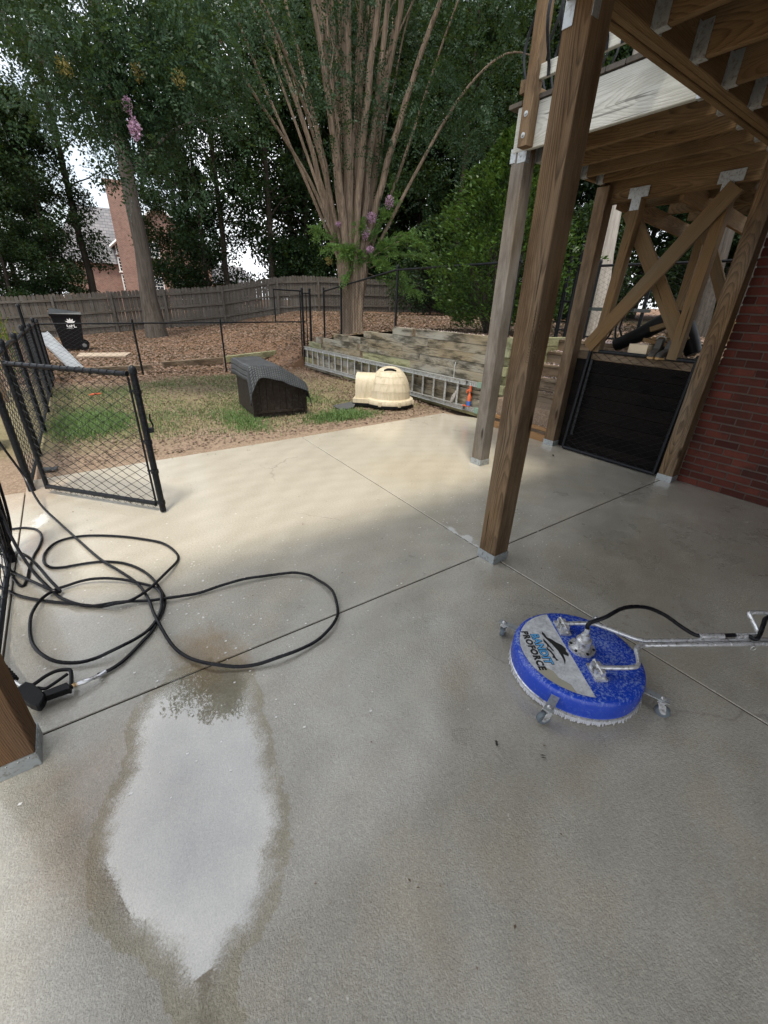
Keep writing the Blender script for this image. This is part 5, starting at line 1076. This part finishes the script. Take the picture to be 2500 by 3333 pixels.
for c, s in (((6.45, 9.05, 3.66), (.10, .10, .12)), ((6.14, 9.28, 3.36), (.12, .12, .11)), ((6.02, 9.36, 3.08), (.11, .11, .14)), ((6.13, 9.3, 2.76), (.09, .09, .07)), ((1.34, 7.5, 3.52), (.075, .075, .12)), ((1.30, 7.52, 3.74), (.05, .05, .08)), ((5.5, 9.6, 3.2), (.07, .07, .04))): blossom(c, s, 330, M['flower'])
for c in ((1.49, 7.55, 4.1), (1.95, 7.45, 4.12), (.72, 7.65, 3.98), (5.32, 9.75, 2.5)): blossom(c, (.09, .09, .10), 120, M['seed'], 'seed_head')

# evergreen bush on the terrace
bs = thing('evergreen_bush', 'tall glossy-leaved evergreen bush behind the grey landing post', 'bush', (6.75, 6.0, 1.2)); rg = np.random.default_rng(44)
tk = MB(); n = 21000; u = rg.random(n); z = 1.35 + 2.85*u**.9; prof_r = np.interp(z, [1.3, 1.7, 2.3, 2.9, 3.5, 4.0, 4.25], [.75, 1.08, 1.2, 1.02, .72, .36, .05]); a = rg.random(n)*6.283
lob = 1 + .2*np.sin(3*a+z*2.3) + .17*np.sin(5*a-z*4.7+1) + .16*np.sin(8*a+z*7) + .1*np.sin(13*a-z*11); rr_ = prof_r*lob*(rg.random(n)**.28)
P = np.stack([6.8+rr_*np.cos(a), 6.0+rr_*np.sin(a), z + .08*np.sin(7*a+z*5)], 1); o = np.stack([np.cos(a), np.sin(a), np.full(n, .55)], 1); l = .085*rg.uniform(.6, 1.25, n)
link('crown', quads_mesh('crown', leaf_quads(P, o + rg.normal(0, .55, (n, 3)), rg.normal(0, .6, (n, 3)) + [0, 0, .8], l, l*.42)), Matrix.Identity(4), bs, M['leaf_bush'])
for i in range(16):
    a = i*.9; limb(tk, (6.8+.08*math.cos(a), 6.0+.08*math.sin(a), 1.15), (6.8+.6*math.cos(a), 6.0+.6*math.sin(a), 2.3+.1*(i % 9)), .028, .008, rg, .3, 7)
tk.build('trunk', M['bark_dark'], bs, True)

# ------------------------------------------------------------------ far brick house
hk = 58/46
def HPt(x, y, z): return (x*hk, y*hk, 1.6+(z-1.6)*hk)
hu = Vector((.985, -.17, 0)); hv = Vector((.17, .985, 0)); h0 = Vector(HPt(5.2, 45.7, 1.6)); h0.z = 0
house = thing('brick_house', 'red brick neighbouring house with grey shingle roof and tall chimney', 'house', h0[:])
Mh = Matrix((hu, hv, Vector((0, 0, 1)))).transposed().to_4x4(); Mh.translation = h0
def hb(name, c, d, mat, parent=house): return link(name, MB().box((0, 0, 0), d).mesh(name), Mh @ Matrix.Translation(c), parent, mat)
hb('wall', (-2.6, 4, 1.6), (5, 8, 6.4), M['farbrick']); hb('wall', (4.4, 3.5, 2.6), (9, 9, 7.4), M['farbrick']); hb('wall', (11.2, 4, .9), (5, 8, 5.2), M['farbrick'])
def roofmat():
    t = NT('grey_shingles'); o = t.obj(); b = t.n('TexBrick', {'Vector': o, 'Color1': (.15, .15, .16), 'Color2': (.22, .21, .22), 'Mortar': (.08, .08, .085), 'Scale': 1., 'Mortar Size': .02, 'Brick Width': .5, 'Row Height': .24})
    return t.out(Base_Color=b.outputs[0], Roughness=.9)
M['shingle'] = roofmat(); trim = plain('white_trim', (.72, .72, .7), .6, 0, .08)
rf = MB().add([(-5.6, -.4, 4.6), (.3, -.4, 4.6), (.3, 4, 10.0), (-3.6, 4, 10.0), (-5.6, 8.4, 4.6), (.3, 8.4, 4.6)], [(0, 1, 2, 3), (3, 2, 5, 4), (0, 3, 4)]); link('roof', rf.mesh('roof'), Mh, house, M['shingle'])
gb_ = MB().add([(-.1, -1.0, 6.3), (4.4, -1.0, 9.9), (8.9, -1.0, 6.3), (-.1, -.9, 6.3), (4.4, -.9, 9.9), (8.9, -.9, 6.3)], [(0, 2, 1), (3, 4, 5), (0, 1, 4, 3), (1, 2, 5, 4)]); link('gable', gb_.mesh('gable'), Mh, house, M['farbrick'])
rf2 = MB().add([(-.5, -1.35, 6.1), (4.4, -1.35, 10.1), (9.3, -1.35, 6.1), (-.5, 8.4, 6.1), (4.4, 8.4, 10.1), (9.3, 8.4, 6.1)], [(0, 1, 4, 3), (1, 2, 5, 4)]); r2 = link('roof', rf2.mesh('roof'), Mh, house, M['shingle'])
link('barge_board', MB().tube([(-.5, -1.38, 6.05), (4.4, -1.38, 10.0), (9.3, -1.38, 6.05)], .12, 4).mesh('barge'), Mh, r2, trim)
rf3 = MB().add([(8.6, -.6, 3.3), (13.9, -.6, 3.3), (13.0, 4, 5.4), (9, 4, 5.4)], [(0, 1, 2, 3)]); link('roof', rf3.mesh('roof'), Mh, house, M['shingle'])
ch = hb('chimney', (1.15, -1.2, 6.6), (1.9, 1.0, 9.6), M['farbrick']); hb('chimney_cap', (1.15, -1.2, 11.45), (2.1, 1.2, .25), M['farbrick'], ch)
glass = plain('dark_window_glass', (.03, .04, .055), .08, 0, .3, 1.)
def window(cx, cz, w, h, nx, nz, y=-1.03):
    wo = hb('window', (cx, y, cz), (w+.22, .08, h+.22), trim); hb('pane', (cx, y-.03, cz), (w, .05, h), glass, wo)
    for i in range(1, nx): hb('glazing_bar', (cx-w/2+w*i/nx, y-.06, cz), (.04, .03, h), trim, wo)
    for j in range(1, nz): hb('glazing_bar', (cx, y-.062, cz-h/2+h*j/nz), (w, .028, .045), trim, wo)
    hb('sill', (cx, y-.08, cz-h/2-.13), (w+.4, .16, .09), trim, wo)
window(.55, 2.7, .95, 1.75, 3, 6); window(.45, 4.55, .85, 1.1, 3, 4); window(.4, 6.0, .7, .8, 3, 2); window(3.4, 6.1, .9, 1.2, 3, 3); window(5.8, 2.4, 1.5, 1.5, 4, 4); window(3.3, 2.7, .95, 1.7, 3, 6)

# ------------------------------------------------------------------ ground cover
rg = np.random.default_rng(77)
def vnoise(x, y, s, seed):
    r = np.random.default_rng(seed); o = np.zeros_like(x)
    for k in range(6): a = r.random()*6.28; f = s*r.uniform(.6, 1.7); o += np.sin((x*math.cos(a)+y*math.sin(a))*f + r.random()*6.28)
    return o/6
def zsurf(x, y): return zground(x, y)
def blades(n, x0, x1, y0, y1, dens, h, name, mat, w=.0045):
    x = rg.uniform(x0, x1, n); y = rg.uniform(y0, y1, n); k = rg.random(n) < dens(x, y); x, y = x[k], y[k]; n = len(x); z = zsurf(x, y) - .005
    hh = h*rg.uniform(.5, 1.3, n)*(.75+.5*vnoise(x, y, 3, 5)); a = rg.random(n)*6.283; b = rg.uniform(.1, .75, n); P = np.stack([x, y, z], 1)
    d = np.stack([np.cos(a)*b, np.sin(a)*b, np.ones(n)], 1); s = np.stack([-np.sin(a), np.cos(a), np.zeros(n)], 1)*w; tip = P + d*hh[:, None]*np.array([1, 1, 1-.25])
    mid = P + d*hh[:, None]*.5 + [0, 0, .01]; V = np.stack([P-s, P+s, mid+s*.8, mid-s*.8], 1); V2 = np.stack([mid-s*.8, mid+s*.8, tip+s*.15, tip-s*.15], 1)
    return tag(link(name, quads_mesh(name, np.concatenate([V, V2])), Matrix.Identity(4), None, mat), kind='stuff')
edge = lambda x: 5.02+.045*x
lawn_d = lambda x, y: np.clip(.40 + .95*vnoise(x, y, 1.6, 9) + .35*vnoise(x, y, 4.3, 10), 0, 1)*sstep(5.35, 6.6, y+.5*vnoise(x, y, 2.2, 3)-.05*x)*(1-sstep(9.3, 10.9, y+.6*vnoise(x, y, 1.2, 4)))*(1-sstep(3.9, 4.9, x))
tag(blades(85000, -.4, 5.1, 5.1, 11, lawn_d, .075, 'lawn_grass', M['grass']), 'sparse yellow-green lawn grass beyond the patio', 'grass')
lush = lambda x, y: np.exp(-(((x-.05)/.42)**2+((y-7.0)/.55)**2)**1.5) + .9*np.exp(-(((x-3.35)/.55)**2+((y-5.78)/.22)**2)**1.3) + .7*np.exp(-(((x-2.9)/.5)**2+((y-7.3)/.4)**2)) + .5*np.exp(-(((x-1.9)/.25)**2+((y-6.2)/.5)**2))
tag(blades(90000, -.5, 4.2, 5.2, 8.3, lush, .105, 'grass_tufts', M['grass_lush'], .005), 'lush green tufts of grass by the fence and the dog houses', 'grass')
def litter(n, x0, x1, y0, y1, dens, L, mat, zf=zsurf, hop=.02):
    x = rg.uniform(x0, x1, n); y = rg.uniform(y0, y1, n); k = rg.random(n) < dens(x, y); x, y = x[k], y[k]; n = len(x); a = rg.random(n)*6.283
    P = np.stack([x, y, zf(x, y)+rg.uniform(.004, hop, n)], 1); d = np.stack([np.cos(a), np.sin(a), rg.normal(0, .25, n)], 1); N = rg.normal(0, .35, (n, 3)); N[:, 2] += 1; l = L*rg.uniform(.5, 1.3, n)
    return leaf_quads(P, d, N, l, l*.6, .2)
far_d = lambda x, y: (sstep(10.3, 11.6, y+.5*vnoise(x, y, 1.4, 12)))*.95*np.exp(-np.maximum(y-15, 0)/14)
slope_d = lambda x, y: ((y < 11.2) & (x < 5.34))*(.95*sstep(3.6, 4.7, x+.3*vnoise(x, y, 2, 8))*sstep(5.35, 5.6, y-.03*x) + .55*(y > 5.15+.03*x) + .35*(y > 9.6))
V = np.concatenate([litter(75000, -5, 14, 10.4, 25, far_d, .085, M['litter']), litter(26000, -.4, 5.33, 5.1, 11, slope_d, .042, M['litter']),
    litter(42000, 5.5, 18, 4.55, 11.4, lambda x, y: .9+0*x, .08, M['litter'], lambda x, y: zterr(x, y)-.01), litter(14000, 7.0, 18, .3, 4.5, lambda x, y: .75+.6*vnoise(x, y, 1.1, 6), .08, M['litter'], lambda x, y: zterr(x, y)-.01), litter(900, 5.2, 6.8, 1.7, 3.0, lambda x, y: .6+0*x, .06, M['litter'], lambda x, y: zterr(x, y)+.004)])
tag(link('leaf_litter', quads_mesh('leaf_litter', V), Matrix.Identity(4), None, M['litter']), 'brown dead leaves covering the ground under the trees', 'leaf litter', kind='stuff')
V = [litter(520, 5.14+.25*k, 5.36+.25*k, 3.24, 4.35, lambda x, y: np.clip(.25+.9*(x-5.14-.25*k)/.25, 0, 1)*(.25+.12*k), .02, None, (lambda k: lambda x, y: 0*x + .175*(k+1)+.002)(k), .008) for k in range(7)]
V += [litter(2600, 6.85, 7.6, 1.8, 4.5, lambda x, y: .6+0*x, .024, None, lambda x, y: zterr(x, y)+.01), litter(420, 5.37, 5.48, 4.5, 7.2, lambda x, y: .5+0*x, .02, None, lambda x, y: 0*x+1.256, .006)]
tag(link('fallen_petals', quads_mesh('fallen_petals', np.concatenate(V)), Matrix.Identity(4), None, M['petal']), 'pale pink petals fallen on the steps and terrace', 'petals', kind='stuff')
# planter plants and tall weeds at the far left
def herb(x, y, z, h, n, mat, label, leaf=.09, name='garden_plant'):
    t = thing(name, label, 'plant', (x, y, z)); st = MB(); B = []; D = []
    for i in range(n):
        a = rg.random()*6.28; e = np.array([x+.22*math.cos(a)*rg.random(), y+.22*math.sin(a)*rg.random(), z+h*rg.uniform(.6, 1)]); P = limb(st, (x+.05*math.cos(a), y+.05*math.sin(a), z), e, .008, .003, rg, .3, 7)
        for q in P[1:]:
            for _ in range(5): B.append(q); D.append(rg.normal(0, 1, 3)+[0, 0, .3])
    st.build('stem', M['leaf_young'], t); B = np.array(B); D = np.array(D); l = leaf*rg.uniform(.5, 1.2, len(B)); link('foliage', quads_mesh('foliage', leaf_quads(B, D, rg.normal(0, 1, (len(B), 3))+[0, 0, .8], l, l*.5)), Matrix.Identity(4), t, mat)
herb(-1.25, 9.45, .85, .75, 26, M['leaf_young'], 'yellow-green leafy plant in the planter at the left edge', .12)
herb(-1.75, 9.45, .85, .6, 22, M['leaf_young'], 'second leafy plant in the planter, at the very edge of the picture', .12)
herb(-.98, 10.4, .0, 2.0, 9, M['seed'], 'tall dry seeding weed beside the planter', .045, 'tall_weed')
herb(-.75, 10.9, .0, 1.5, 6, M['seed'], 'shorter dry weed next to the fence corner post', .04, 'tall_weed')
# bits of debris on the slab
for i, (x, y, lab) in enumerate(((1.06, .60, 'tiny dark leaf scrap on the concrete left of the casters'), (1.17, .47, 'tiny dark crumb on the concrete below the surface cleaner'), (4.66, 2.84, 'curled dead leaf on the concrete before the split post'))):
    q = litter(1, x, x+.001, y, y+.001, lambda a, b: a*0+2, .035, None, lambda a, b: a*0+.003, .006); v = q[0]; tag(MB().add(np.concatenate([v, v+[0.004, .006, .004]]), [(0, 1, 2, 3), (4, 5, 6, 7)]).build('leaf_scrap', plain('dark_scrap', (.03, .025, .02), .8)), lab, 'leaf')

# grit, leaf crumbs and dried foam droplets on the slab
V = np.concatenate([litter(420, -.5, 5.0, .2, 4.9, lambda x, y: .25+.6*(vnoise(x, y, 2.2, 15) > .1), .013, None, lambda x, y: 0*x, .007), litter(260, -.5, 5.0, 4.5, 5.2, lambda x, y: sstep(4.6, 5.05, y-.04*x), .022, None, lambda x, y: 0*x, .008)])
tag(link('slab_grit', quads_mesh('slab_grit', V), Matrix.Identity(4), None, M['litter']), 'fine brown grit and leaf crumbs scattered on the concrete', 'grit', kind='stuff')
n = 520; fx = np.concatenate([rg.normal(.35, .55, n//2), rg.normal(2.6, .6, n//2)]); fy = np.concatenate([rg.normal(2.1, .5, n//2), rg.normal(2.1, .4, n//2)]); fr_ = rg.uniform(.0018, .0062, n)
A4 = np.arange(4)*math.pi/2; V = np.stack([np.stack([fx+fr_*1.3*math.cos(a), fy+fr_*math.sin(a), np.full(n, .0035)], 1) for a in A4+.4], 1)
tag(link('foam_droplets', quads_mesh('foam_droplets', V), Matrix.Identity(4), None, plain('dried_foam', (.7, .69, .66), .7)), 'scattered white specks of dried foam around the hose and the middle post', 'foam', kind='stuff')
